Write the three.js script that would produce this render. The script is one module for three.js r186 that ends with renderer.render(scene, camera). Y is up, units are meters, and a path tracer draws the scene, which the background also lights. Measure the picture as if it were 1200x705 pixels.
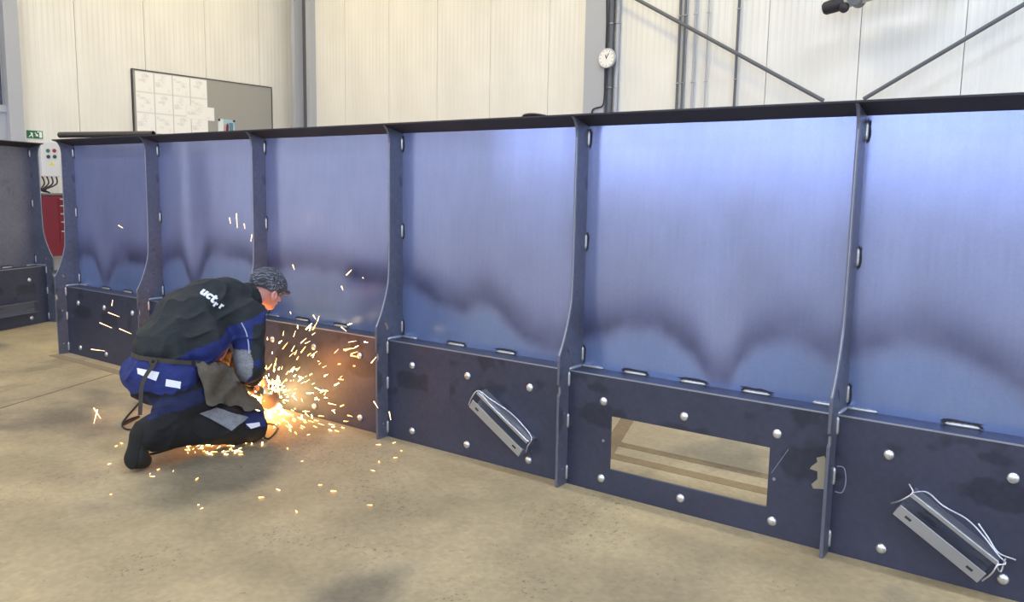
import * as THREE from 'three';
import { mergeGeometries, toCreasedNormals } from 'three/addons/utils/BufferGeometryUtils.js';
import { RoundedBoxGeometry } from 'three/addons/geometries/RoundedBoxGeometry.js';
import { RectAreaLightUniformsLib } from 'three/addons/lights/RectAreaLightUniformsLib.js';
import { FontLoader } from 'three/addons/loaders/FontLoader.js';
import { TextGeometry } from 'three/addons/geometries/TextGeometry.js';

// ------------------------------------------------------------------ camera, light, exposure
const V = (x, y, z) => new THREE.Vector3(x, y, z);
const scene = new THREE.Scene();
scene.background = new THREE.Color(0x20242a);
const F = 961.85, CAM = V(1.23574, 1.47286, 3.56179);
const RT = V(0.805872, 0.017093, -0.591843), UPV = V(-0.091758, 0.991112, -0.096316), FW = V(-0.584937, -0.131925, -0.800278);
const camera = new THREE.PerspectiveCamera(2 * Math.atan(352.5 / F) * 180 / Math.PI, 1200 / 705, 0.05, 80);
camera.position.copy(CAM);
camera.quaternion.setFromRotationMatrix(new THREE.Matrix4().makeBasis(RT, UPV, FW.clone().negate()));
scene.add(camera);
const renderer = new THREE.WebGLRenderer({ antialias: true });
renderer.toneMapping = THREE.LinearToneMapping;
renderer.toneMappingExposure = 1.0;
renderer.shadowMap.enabled = true;
RectAreaLightUniformsLib.init();

// the hall (metres): x along the steel wall, z towards the camera
const HX0 = -12.11, HX1 = 12, HZ0 = -7.24, HZ1 = 14, HH = 7.6;
const LAMP = { warm: [1.1, 0.88, 0.48], cool: [0.83, 0.93, 1.1], day: [0.62, 0.8, 1.25] };
const LAMP_POWER = 27, WINDOW_POWER = 2.0;
// rows of lamps under the roof: x, z, colour
const lampSpots = [];
for (const z of [-4.6, 0.6, 5.8, 11]) for (const x of [-9.6, -4.6, 0.4, 5.4, 10]) lampSpots.push([x, z, x < -7 || (z < -4 && x < -3) ? 'warm' : 'cool']);

// ------------------------------------------------------------------ helpers
let seed = 7;
const rnd = () => { seed = (seed * 1664525 + 1013904223) >>> 0; return seed / 4294967296; };
const rr = (a, b) => a + (b - a) * rnd();
const clamp = (x, a, b) => Math.min(b, Math.max(a, x));
const mix = (a, b, t) => a + (b - a) * t;
const sst = (a, b, x) => { const t = clamp((x - a) / (b - a), 0, 1); return t * t * (3 - 2 * t); };
function ray(px, py) { return FW.clone().multiplyScalar(F).addScaledVector(RT, px - 600).addScaledVector(UPV, 352.5 - py).normalize(); }
function onX(px, py, v) { const d = ray(px, py); return CAM.clone().addScaledVector(d, (v - CAM.x) / d.x); }
function onY(px, py, v) { const d = ray(px, py); return CAM.clone().addScaledVector(d, (v - CAM.y) / d.y); }
function onZ(px, py, v) { const d = ray(px, py); return CAM.clone().addScaledVector(d, (v - CAM.z) / d.z); }

const taken = {};
function numbered(name) { const n = taken[name] = (taken[name] ?? -1) + 1; return n ? name + '_' + String(n).padStart(3, '0') : name; }
function flat(g) { return g.index ? g.toNonIndexed() : g; }
function join(list) {
  const gs = list.map((g) => { const q = flat(g).clone(); for (const k of Object.keys(q.attributes)) if (!['position', 'normal', 'uv'].includes(k)) q.deleteAttribute(k); if (!q.attributes.uv) q.setAttribute('uv', new THREE.BufferAttribute(new Float32Array(q.attributes.position.count * 2), 2)); return q; });
  return gs.length === 1 ? gs[0] : mergeGeometries(gs);
}
function mesh(name, geo, mat, parent) {
  const m = new THREE.Mesh(Array.isArray(geo) ? join(geo) : geo, mat);
  m.name = parent && parent !== scene ? name : numbered(name);
  m.castShadow = m.receiveShadow = true;
  (parent || scene).add(m);
  return m;
}
function tag(o, label, category, group, kind) { o.userData.label = label; if (category) o.userData.category = category; if (group) o.userData.group = group; if (kind) o.userData.kind = kind; return o; }
function thing(name, label, category, pos = [0, 0, 0], turn = 0, group) {
  const o = new THREE.Group(); o.name = numbered(name); o.position.set(...pos); o.rotation.y = turn; scene.add(o);
  return tag(o, label, category, group);
}
function struct(name, geo, mat, label) { const m = mesh(name, geo, mat); m.name = name; m.userData = { kind: 'structure', label }; return m; }
function box(w, h, d, x = 0, y = 0, z = 0) { return new THREE.BoxGeometry(w, h, d).translate(x, y, z); }
function boxm(x0, x1, y0, y1, z0, z1) { return box(x1 - x0, y1 - y0, z1 - z0, (x0 + x1) / 2, (y0 + y1) / 2, (z0 + z1) / 2); }
function rbox(w, h, d, r, x = 0, y = 0, z = 0) { return new RoundedBoxGeometry(w, h, d, 2, r).translate(x, y, z); }
function rod(a, b, r, seg = 10) {
  const d = b.clone().sub(a), g = new THREE.CylinderGeometry(r, r, d.length(), seg);
  g.applyQuaternion(new THREE.Quaternion().setFromUnitVectors(V(0, 1, 0), d.normalize()));
  return g.translate((a.x + b.x) / 2, (a.y + b.y) / 2, (a.z + b.z) / 2);
}
function tube(pts, r, n = 40, seg = 8) { return new THREE.TubeGeometry(new THREE.CatmullRomCurve3(pts), n, r, seg); }
function boxUV(g, s = 1) { // uv in metres by the dominant axis of the face
  g = flat(g); if (!g.attributes.normal) g.computeVertexNormals();
  const p = g.attributes.position, n = g.attributes.normal, uv = new Float32Array(p.count * 2);
  for (let i = 0; i < p.count; i++) {
    const ax = Math.abs(n.getX(i)), ay = Math.abs(n.getY(i)), az = Math.abs(n.getZ(i));
    const [a, b] = az >= ax && az >= ay ? [p.getX(i), p.getY(i)] : ax >= ay ? [p.getZ(i), p.getY(i)] : [p.getX(i), p.getZ(i)];
    uv[i * 2] = a * s; uv[i * 2 + 1] = b * s;
  }
  g.setAttribute('uv', new THREE.BufferAttribute(uv, 2));
  return g;
}

// periodic value noise
function hash(x, y, s) { let h = (x * 374761393 + y * 668265263 + s * 974634341) | 0; h = Math.imul(h ^ (h >>> 13), 1274126177); return ((h ^ (h >>> 16)) >>> 0) / 4294967296; }
function vnoise(x, y, per, s) {
  const xi = Math.floor(x), yi = Math.floor(y), fx = x - xi, fy = y - yi, u = fx * fx * (3 - 2 * fx), v = fy * fy * (3 - 2 * fy);
  const m = (a) => ((a % per) + per) % per, a = m(xi), b = m(xi + 1), c = m(yi), d = m(yi + 1);
  return mix(mix(hash(a, c, s), hash(b, c, s), u), mix(hash(a, d, s), hash(b, d, s), u), v);
}
function fbm(x, y, per, oct, s) { let v = 0, a = 0.5, t = 0; for (let i = 0; i < oct; i++) { v += a * vnoise(x, y, per, s + i * 17); t += a; x *= 2; y *= 2; per *= 2; a *= 0.5; } return v / t; }
function noise3(x, y, z) {
  const xi = Math.floor(x), yi = Math.floor(y), zi = Math.floor(z), fx = x - xi, fy = y - yi, fz = z - zi, q = (t) => t * t * (3 - 2 * t), u = q(fx), v = q(fy), w = q(fz);
  const h = (a, b, c) => hash(a + c * 57, b - c * 131, 5 + c);
  return mix(mix(mix(h(xi, yi, zi), h(xi + 1, yi, zi), u), mix(h(xi, yi + 1, zi), h(xi + 1, yi + 1, zi), u), v), mix(mix(h(xi, yi, zi + 1), h(xi + 1, yi, zi + 1), u), mix(h(xi, yi + 1, zi + 1), h(xi + 1, yi + 1, zi + 1), u), v), w);
}
function dataTex(n, fn, srgb, m = n) {
  const d = new Uint8Array(n * m * 4);
  for (let y = 0; y < m; y++) for (let x = 0; x < n; x++) { const c = fn(x / n, y / m), k = (y * n + x) * 4; d[k] = clamp(c[0], 0, 255); d[k + 1] = clamp(c[1], 0, 255); d[k + 2] = clamp(c[2], 0, 255); d[k + 3] = 255; }
  const t = new THREE.DataTexture(d, n, m); t.wrapS = t.wrapT = THREE.RepeatWrapping; t.magFilter = THREE.LinearFilter; t.minFilter = THREE.LinearMipmapLinearFilter; t.generateMipmaps = true;
  if (srgb) t.colorSpace = THREE.SRGBColorSpace; t.needsUpdate = true; return t;
}
function canvasTex(w, h, draw) { const c = document.createElement('canvas'); c.width = w; c.height = h; draw(c.getContext('2d'), w, h); const t = new THREE.CanvasTexture(c); t.colorSpace = THREE.SRGBColorSpace; return t; }
const std = (o) => new THREE.MeshStandardMaterial(o);
const phy = (o) => new THREE.MeshPhysicalMaterial(o);

// ------------------------------------------------------------------ textures and materials
// concrete: 8 m tile, patches of wear, fine grains, scuffs
const concreteTex = dataTex(2048, (u, v) => {
  const big = fbm(u * 4, v * 4, 4, 4, 1), mid = fbm(u * 24, v * 24, 24, 4, 2), fine = fbm(u * 400, v * 400, 400, 2, 3), sp = vnoise(u * 640, v * 640, 640, 9), st = fbm(u * 9, v * 9, 9, 4, 31), rub = fbm(u * 60, v * 14, 14, 3, 77);
  let k = 0.80 + 0.26 * (big - 0.5) + 0.20 * (mid - 0.5) + 0.10 * (fine - 0.5);
  k -= 0.20 * sst(0.57, 0.72, st) * (0.5 + mid);
  k -= 0.10 * sst(0.62, 0.75, rub) * sst(0.5, 0.6, big);
  if (sp > 0.955) k -= 0.16; const gr = fbm(u * 14 + 5, v * 14, 14, 3, 131); if (gr > 0.55 && vnoise(u * 820, v * 820, 820, 133) > 0.86) k -= 0.2 * sst(0.55, 0.66, gr);
  const g = 0.5 * sst(0.5, 0.75, st);
  return [203 * k * (1 - 0.04 * g), 182 * k, 140 * k * (1 + 0.12 * g)];
}, true);
concreteTex.repeat.set(1 / 8, 1 / 8);
const concreteBump = dataTex(1024, (u, v) => { const a = 128 + 90 * (fbm(u * 200, v * 200, 200, 3, 4) - 0.5) + 60 * (fbm(u * 20, v * 20, 20, 3, 6) - 0.5); return [a, a, a]; });
concreteBump.repeat.set(1 / 4, 1 / 4);
const concreteRough = dataTex(512, (u, v) => { const a = 255 * clamp(0.62 + 0.5 * (fbm(u * 10, v * 10, 10, 4, 11) - 0.5), 0, 1); return [a, a, a]; });
concreteRough.repeat.set(1 / 5, 1 / 5);
const M = {};
M.floor = std({ map: concreteTex, bumpMap: concreteBump, bumpScale: 0.0015, roughnessMap: concreteRough, roughness: 1 });
M.joint = std({ color: 0x6d5c44, roughness: 0.9 });
// hot rolled sheet with blue mill scale
const sheetTex = dataTex(1024, (u, v) => {
  const a = fbm(u * 6, v * 3, 3, 4, 41), b = fbm(u * 120, v * 10, 10, 2, 43), c = vnoise(u * 300, v * 300, 300, 44), p = vnoise(u * 90, v * 90, 90, 47);
  const k = 1 + 0.07 * (a - 0.5) + 0.035 * (b - 0.5) + 0.03 * (c - 0.5) - (p > 0.9965 ? 0.08 : 0);
  return [232 * k, 236 * k, 250 * k];
}, true); sheetTex.repeat.set(1 / 1.6, 1 / 1.6);
const sheetRough = dataTex(512, (u, v) => { const a = 255 * clamp(0.72 + 0.25 * (fbm(u * 8, v * 8, 8, 4, 51) - 0.5) + 0.08 * (fbm(u * 120, v * 60, 60, 2, 52) - 0.5), 0, 1); return [a, a, a]; });
sheetRough.repeat.set(1 / 1.3, 1 / 1.3);
M.sheet = std({ map: sheetTex, color: new THREE.Color().setRGB(0.38, 0.418, 0.605), metalness: 0.62, roughness: 0.30, vertexColors: true, roughnessMap: sheetRough });
const plateTex = dataTex(1024, (u, v) => {
  const a = fbm(u * 5, v * 5, 5, 5, 61), b = fbm(u * 90, v * 90, 90, 3, 63), o = fbm(u * 7 + 3, v * 9, 9, 4, 67), s = vnoise(u * 260, v * 260, 260, 69);
  let k = 0.94 + 0.18 * (a - 0.5) + 0.12 * (b - 0.5) - 0.16 * sst(0.66, 0.76, o);
  if (s > 0.99) k += 0.12;
  return [222 * k, 222 * k, 240 * k];
}, true); plateTex.repeat.set(1 / 1.7, 1 / 1.7);
M.plate = std({ map: plateTex, color: new THREE.Color().setRGB(0.085, 0.092, 0.122), metalness: 0.4, roughness: 0.62, roughnessMap: sheetRough });
M.rib = std({ map: plateTex, color: new THREE.Color().setRGB(0.20, 0.215, 0.235), metalness: 0.35, roughness: 0.52, roughnessMap: sheetRough });
M.sheetGrey = std({ map: plateTex, color: new THREE.Color().setRGB(0.27, 0.27, 0.285), metalness: 0.5, roughness: 0.5, roughnessMap: sheetRough });
M.ribEdge = std({ color: new THREE.Color().setRGB(0.36, 0.38, 0.42), metalness: 0.9, roughness: 0.45 });
M.flange = std({ map: plateTex, color: new THREE.Color().setRGB(0.06, 0.055, 0.055), metalness: 0.4, roughness: 0.55 });
M.weld = std({ color: new THREE.Color().setRGB(0.55, 0.56, 0.57), metalness: 0.8, roughness: 0.35 });
M.scorch = std({ color: new THREE.Color().setRGB(0.035, 0.032, 0.04), metalness: 0.3, roughness: 0.6 });
M.bolt = std({ color: new THREE.Color().setRGB(0.72, 0.74, 0.78), metalness: 0.95, roughness: 0.3 });
M.zinc = std({ color: new THREE.Color().setRGB(0.5, 0.51, 0.53), metalness: 0.9, roughness: 0.36 });
M.wire = std({ color: new THREE.Color().setRGB(0.62, 0.63, 0.66), metalness: 0.9, roughness: 0.3 });
M.chalk = std({ color: 0x8d8fa0, roughness: 0.9 });
M.torn = std({ color: 0x9a917c, roughness: 0.9 });

// ------------------------------------------------------------------ hall shell
// fine profile of the sandwich panels: micro ribs and faint vertical dust streaks
const panelTex = dataTex(512, (u, v) => { const s = fbm(u * 40, v * 3, 3, 3, 81), b = fbm(u * 4, v * 4, 4, 3, 83), k = 0.97 + 0.09 * (s - 0.5) + 0.06 * (b - 0.5); return [232 * k, 231 * k, 225 * k]; }, true, 512);
panelTex.repeat.set(1 / 1.15, 1 / 3);
const panelBump = dataTex(512, (u) => { const t = (u * 24) % 1, a = 255 * (t < 0.12 ? t / 0.12 : t > 0.88 ? (1 - t) / 0.12 : 1); return [a, a, a]; }, false, 8);
panelBump.repeat.set(1 / 1.15, 1);
M.panel = std({ map: panelTex, bumpMap: panelBump, bumpScale: 0.0011, roughness: 0.6 });
M.core = std({ color: 0x9b978c, roughness: 0.9 });
M.greyPaint = std({ color: 0xa9adb6, roughness: 0.55 });
M.darkGrey = std({ color: 0x5c6066, roughness: 0.55 });
M.plain = std({ color: 0xd9d6cb, roughness: 0.8 });
M.ceil = std({ color: 0xb9b8b2, roughness: 0.85 });

const floor = struct('floor', (() => { const g = boxm(HX0 - 0.3, HX1 + 0.3, -0.3, 0, HZ0 - 0.3, HZ1 + 0.3); return boxUV(g); })(), M.floor, 'worn beige concrete workshop floor');
{ // saw-cut joint across the floor left of the kneeling worker
  const a = V(-4.28, 0, 2.0), b = V(-5.02, 0, 0.29), d = b.clone().sub(a), L = d.length();
  const g = box(0.011, 0.002, L).rotateY(Math.atan2(d.x, d.z)).translate((a.x + b.x) / 2, 0.0005, (a.z + b.z) / 2);
  mesh('floor_joint', g, M.joint, floor);
}
{ // cast shadows painted as darker stripes on the floor behind the steel wall
  const shadowMat = std({ map: concreteTex, color: 0xd2c8be, roughness: 0.95 });
  for (const [z, w] of [[-0.63, 0.075], [-0.41, 0.09]]) mesh('painted_shadow', boxUV(boxm(-4, 2.5, 0, 0.0015, z - w / 2, z + w / 2)), shadowMat, floor);
  mesh('painted_shadow', boxUV(box(1.6, 0.0015, 0.09).rotateY(Math.atan2(0.52, -0.18)).translate(-1.16, 0.001, -0.9)), shadowMat, floor);
}
struct('ceiling', boxm(HX0 - 0.3, HX1 + 0.3, HH, HH + 0.3, HZ0 - 0.3, HZ1 + 0.3), M.ceil, 'pale grey roof underside of the hall');
const wallBack = struct('wall_back', boxm(HX0 - 0.3, HX1 + 0.3, 0, HH, HZ0 - 0.3, HZ0 - 0.02), M.core, 'long hall wall of pale upright sandwich panels');
const wallLeft = struct('wall_left', boxm(HX0 - 0.3, HX0 - 0.02, 0, HH, HZ0 - 0.3, HZ1 + 0.3), M.core, 'end wall of pale upright sandwich panels with notice board');
const wallRight = struct('wall_right', [boxm(HX1, HX1 + 0.3, 0, 2.2, HZ0, HZ1), boxm(HX1, HX1 + 0.3, 5.2, HH, HZ0, HZ1), boxm(HX1, HX1 + 0.3, 2.2, 5.2, HZ0, -6.5), boxm(HX1, HX1 + 0.3, 2.2, 5.2, 13, HZ1)], M.plain, 'hall end wall with a band of windows');
const wallFront = struct('wall_front', [boxm(HX0, HX1, 0, 1.9, HZ1, HZ1 + 0.3), boxm(HX0, HX1, 5.6, HH, HZ1, HZ1 + 0.3), boxm(HX0, -11, 1.9, 5.6, HZ1, HZ1 + 0.3), boxm(11, HX1, 1.9, 5.6, HZ1, HZ1 + 0.3)], M.plain, 'long hall wall with a band of windows');
{
  const PW = 1.14, gp = boxUV(rbox(PW - 0.008, HH - 0.02, 0.06, 0.005, 0, HH / 2, 0));
  for (let i = 0; i < 22; i++) { const x = -0.345 + (i - 11) * PW + PW / 2; if (x - PW / 2 < HX0 - 0.6 || x + PW / 2 > HX1 + 0.6) continue; const m = mesh('panel', gp, M.panel, wallBack); m.position.set(x, 0, HZ0 - 0.03); }
  const gl = gp.clone().rotateY(Math.PI / 2);
  for (let i = 0; i < 19; i++) { const z = -6.464 - PW / 2 + i * PW; if (z > HZ1) continue; const m = mesh('panel', gl, M.panel, wallLeft); m.position.set(HX0 - 0.03, 0, z); }
}
// windows of the hall behind the photographer: daylight panes, mullions
M.pane = std({ color: 0xffffff, emissive: new THREE.Color().setRGB(...LAMP.day), emissiveIntensity: WINDOW_POWER * 0.35, roughness: 0.4 });
function areaLight(rgb, power, w, h, pos, look) {
  const l = new THREE.RectAreaLight(new THREE.Color().setRGB(...rgb), power, w, h); l.position.copy(pos); l.lookAt(look); l.castShadow = true; scene.add(l); return l;
}
for (let k = 0; k < 4; k++) {
  const x0 = -11 + k * 5.5, w = struct('window_' + (k + 1), [boxm(x0, x0 + 5.5, 1.9, 1.98, HZ1 - 0.02, HZ1 + 0.1), boxm(x0, x0 + 5.5, 5.52, 5.6, HZ1 - 0.02, HZ1 + 0.1), boxm(x0, x0 + 0.08, 1.9, 5.6, HZ1 - 0.02, HZ1 + 0.1), boxm(x0 + 5.42, x0 + 5.5, 1.9, 5.6, HZ1 - 0.02, HZ1 + 0.1)], M.greyPaint, 'daylight window band in the long hall wall');
  mesh('pane', boxm(x0 + 0.08, x0 + 5.42, 1.98, 5.52, HZ1 + 0.03, HZ1 + 0.05), M.pane, w);
  areaLight(LAMP.day, WINDOW_POWER, 5.3, 3.5, V(x0 + 2.75, 3.75, HZ1 - 0.03), V(x0 + 2.75, 3.75, 0));
}
for (let k = 0; k < 3; k++) {
  const z0 = -6.5 + k * 6.5, w = struct('window_' + (k + 5), [boxm(HX1 - 0.02, HX1 + 0.1, 2.2, 2.28, z0, z0 + 6.5), boxm(HX1 - 0.02, HX1 + 0.1, 5.12, 5.2, z0, z0 + 6.5), boxm(HX1 - 0.02, HX1 + 0.1, 2.2, 5.2, z0, z0 + 0.08), boxm(HX1 - 0.02, HX1 + 0.1, 2.2, 5.2, z0 + 6.42, z0 + 6.5)], M.greyPaint, 'daylight window band in the hall end wall');
  mesh('pane', boxm(HX1 + 0.03, HX1 + 0.05, 2.28, 5.12, z0 + 0.08, z0 + 6.42), M.pane, w);
  areaLight(LAMP.day, WINDOW_POWER, 6.3, 2.8, V(HX1 - 0.03, 3.7, z0 + 3.25), V(0, 3.7, z0 + 3.25));
}
// lamps under the roof
for (const kind of ['warm', 'cool']) M['glow_' + kind] = std({ color: 0xffffff, emissive: new THREE.Color().setRGB(...LAMP[kind]), emissiveIntensity: 6 });
for (const [x, z, kind] of lampSpots) {
  const l = thing('ceiling_lamp', (kind === 'warm' ? 'warm' : 'cool') + ' white flat lamp hanging under the hall roof', 'lamp', [x, HH - 0.25, z], 0, kind + ' lamps under the roof');
  mesh('housing', [rbox(2.1, 0.1, 0.7, 0.02, 0, 0.05, 0), rod(V(-0.8, 0.1, 0), V(-0.8, 0.25, 0), 0.01), rod(V(0.8, 0.1, 0), V(0.8, 0.25, 0), 0.01)], M.greyPaint, l);
  mesh('diffuser', box(2.0, 0.02, 0.6, 0, -0.005, 0), M['glow_' + kind], l);
  areaLight(LAMP[kind], LAMP_POWER, 2.0, 0.6, V(x, HH - 0.28, z), V(x, 0, z));
}

// ------------------------------------------------------------------ steel wall sections
// height of the dark line on the blue sheets above the stitch welds, read along the wall
const WAVE = [[-6.1, 0.86], [-6.02, 0.887], [-5.834, 0.869], [-5.674, 0.66], [-5.488, 0.811], [-5.293, 0.887], [-5.111, 0.891], [-4.8, 0.86], [-4.679, 0.917], [-4.502, 0.948], [-4.349, 0.74], [-4.146, 0.994], [-3.966, 1.0], [-3.744, 1.0], [-3.5, 0.94], [-3.404, 0.948], [-3.134, 0.978], [-2.881, 0.972], [-2.64, 0.956], [-2.412, 0.919], [-2.16, 0.954], [-1.989, 0.901], [-1.856, 0.853], [-1.696, 0.833], [-1.544, 0.881], [-1.424, 0.822], [-1.279, 0.729], [-1.139, 0.69], [-1.032, 0.681], [-0.88, 0.788], [-0.734, 0.826], [-0.547, 0.86], [-0.411, 0.829], [-0.299, 0.753], [-0.211, 0.635], [-0.129, 0.645], [-0.066, 0.783], [0.038, 0.862], [0.131, 0.884], [0.224, 0.857], [0.315, 0.814], [0.448, 0.867], [0.591, 0.92], [0.714, 0.918], [0.836, 0.882], [0.955, 0.816], [1.1, 0.74], [1.3, 0.85], [1.6, 0.9], [2.2, 0.8], [3, 0.9]];
function waveAt(u) {
  let i = 0; while (i < WAVE.length - 2 && u > WAVE[i + 1][0]) i++;
  const p0 = WAVE[Math.max(0, i - 1)][1], [a, p1] = WAVE[i], [b, p2] = WAVE[i + 1], p3 = WAVE[Math.min(WAVE.length - 1, i + 2)][1], t = clamp((u - a) / (b - a), 0, 1);
  return 0.5 * (2 * p1 + (p2 - p0) * t + (2 * p0 - 5 * p1 + 4 * p2 - p3) * t * t + (3 * p1 - p0 - 3 * p2 + p3) * t * t * t);
}
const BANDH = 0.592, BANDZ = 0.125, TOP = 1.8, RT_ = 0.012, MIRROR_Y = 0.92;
// sheet vertex tint: a ragged dark violet line arches over the welds, bluer below
function sheetTint(u, y, D, wave) {
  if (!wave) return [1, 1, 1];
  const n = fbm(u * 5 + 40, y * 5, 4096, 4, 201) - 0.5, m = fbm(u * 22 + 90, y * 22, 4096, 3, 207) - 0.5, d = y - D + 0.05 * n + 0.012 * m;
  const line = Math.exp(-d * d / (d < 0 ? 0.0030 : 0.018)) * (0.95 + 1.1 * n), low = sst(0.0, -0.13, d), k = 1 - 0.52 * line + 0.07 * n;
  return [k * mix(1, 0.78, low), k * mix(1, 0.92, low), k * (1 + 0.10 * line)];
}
function sheetGeo(u0, u1, wave) { // thin buckled sheet between two ribs
  const nx = 96, ny = 96, pos = [], idx = [], uv = [], col = [], h = (TOP - 0.56) / ny;
  for (let i = 0; i <= nx; i++) {
    const u = mix(u0, u1, i / nx), D = wave ? waveAt(u) : 0.85, edge = sst(0, 0.05, Math.min(u - u0, u1 - u));
    let z = 0;
    for (let j = 0; j <= ny; j++) {
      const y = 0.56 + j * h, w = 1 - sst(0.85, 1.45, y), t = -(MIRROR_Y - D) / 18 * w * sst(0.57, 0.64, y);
      if (j) z += t * h * edge;
      pos.push(u, y, z); uv.push(u, y); col.push(...sheetTint(u, y, D, wave));
    }
  }
  const q = ny + 1, N = pos.length / 3;
  for (let i = 0; i < nx; i++) for (let j = 0; j < ny; j++) { const a = i * q + j, b = a + q; idx.push(a, b, b + 1, a, b + 1, a + 1); }
  for (let k = 0; k < N; k++) { pos.push(pos[k * 3], pos[k * 3 + 1], -0.035); uv.push(uv[k * 2], uv[k * 2 + 1]); col.push(1, 1, 1); }
  idx.push(N, N + nx * q + ny, N + nx * q, N, N + ny, N + nx * q + ny);
  for (let i = 0; i < nx; i++) { const a = i * q + ny, b = a + q, c = i * q, d = c + q; idx.push(a, b, N + b, a, N + b, N + a, c, N + d, d, c, N + c, N + d); }
  const g = new THREE.BufferGeometry(); g.setAttribute('position', new THREE.Float32BufferAttribute(pos, 3)); g.setAttribute('uv', new THREE.Float32BufferAttribute(uv, 2)); g.setAttribute('color', new THREE.Float32BufferAttribute(col, 3)); g.setIndex(idx);
  return toCreasedNormals(g, 0.6);
}
function ribGeo() { // cut plate, seen from the side: (z, y), with slot and holes
  const s = new THREE.Shape();
  s.moveTo(-0.03, 0.0); s.lineTo(0.21, 0.0); s.lineTo(0.212, 0.47); s.lineTo(0.198, 0.485); s.lineTo(0.2, 0.515); s.lineTo(0.214, 0.53); s.lineTo(0.214, 0.675);
  s.bezierCurveTo(0.195, 0.70, 0.135, 0.82, 0.113, 0.94); s.bezierCurveTo(0.106, 1.02, 0.104, 1.1, 0.103, 1.3); s.lineTo(0.101, 1.74);
  s.bezierCurveTo(0.103, 1.79, 0.12, 1.82, 0.145, 1.836); s.lineTo(-0.004, 1.797); s.lineTo(-0.03, 1.797); s.closePath();
  const hole = (z, y, r) => { const h = new THREE.Path(); h.absellipse(z, y, r, r, 0, Math.PI * 2, true); s.holes.push(h); };
  const slot = new THREE.Path(); slot.absellipse(0.135, 0.675, 0.01, 0.03, 0, Math.PI * 2, true, -0.5); s.holes.push(slot);
  for (const [z, y, r] of [[0.075, 0.79, 0.007], [0.07, 0.98, 0.006], [0.068, 1.05, 0.006], [0.165, 0.38, 0.008], [0.165, 0.09, 0.008]]) hole(z, y, r);
  const g = new THREE.ExtrudeGeometry(s, { depth: RT_, bevelEnabled: true, bevelThickness: 0.0012, bevelSize: 0.0012, bevelSegments: 1, curveSegments: 10 });
  g.rotateY(-Math.PI / 2); // shape x -> z, extrusion -> -x
  return boxUV(g);
}
const ribShape = ribGeo();
function beadGeo(len, r = 0.0075) { // rippled weld bead lying along x
  const pts = []; for (let i = 0; i <= 12; i++) { const t = i / 12; pts.push(new THREE.Vector2(r * Math.sqrt(Math.max(0.02, 1 - Math.pow(2 * t - 1, 6))) * (1 + 0.12 * (i % 2)), (t - 0.5) * len)); }
  return new THREE.LatheGeometry(pts, 8).rotateZ(Math.PI / 2);
}
const beadShort = beadGeo(0.075), beadLong = beadGeo(0.125, 0.009);
function blot(w, h, seedv) { // burnt patch with an uneven outline, 1 mm thick, in the xy plane
  const s = new THREE.Shape(), n = 18;
  for (let i = 0; i < n; i++) { const a = i / n * Math.PI * 2, k = 0.8 + 0.4 * hash(i, 3, seedv), x = Math.cos(a), y = Math.sin(a), p = Math.pow(Math.pow(Math.abs(x), 4) + Math.pow(Math.abs(y), 4), -0.25); i ? s.lineTo(x * p * w / 2 * k, y * p * h / 2 * k) : s.moveTo(x * p * w / 2 * k, y * p * h / 2 * k); }
  return new THREE.ExtrudeGeometry(s, { depth: 0.001, bevelEnabled: false });
}
const blotLong = [1, 2, 3].map((k) => blot(0.15, 0.022, k)), blotShort = [4, 5].map((k) => blot(0.018, 0.09, k));
const boltHead = (() => { const p = []; p.push(new THREE.Vector2(0.021, 0)); p.push(new THREE.Vector2(0.021, 0.003)); for (let i = 1; i <= 6; i++) { const a = i / 6 * Math.PI / 2; p.push(new THREE.Vector2(0.021 * Math.cos(a) + 1e-5, 0.003 + 0.011 * Math.sin(a))); } return new THREE.LatheGeometry(p, 18).rotateX(Math.PI / 2); })();
function bandGeo(u0, u1, hole) {
  const s = new THREE.Shape(); s.moveTo(u0, 0); s.lineTo(u1, 0); s.lineTo(u1, BANDH - 0.002); s.lineTo(u0, BANDH - 0.002); s.closePath();
  if (hole) { const h = new THREE.Path(); h.moveTo(hole[0], hole[2]); h.lineTo(hole[0], hole[3]); h.lineTo(hole[1], hole[3]); h.lineTo(hole[1], hole[2]); h.closePath(); s.holes.push(h); }
  return boxUV(new THREE.ExtrudeGeometry(s, { depth: 0.012, bevelEnabled: true, bevelThickness: 0.0012, bevelSize: 0.0012, bevelOffset: -0.0012, bevelSegments: 1 }).translate(0, 0, BANDZ - 0.0132));
}
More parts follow.
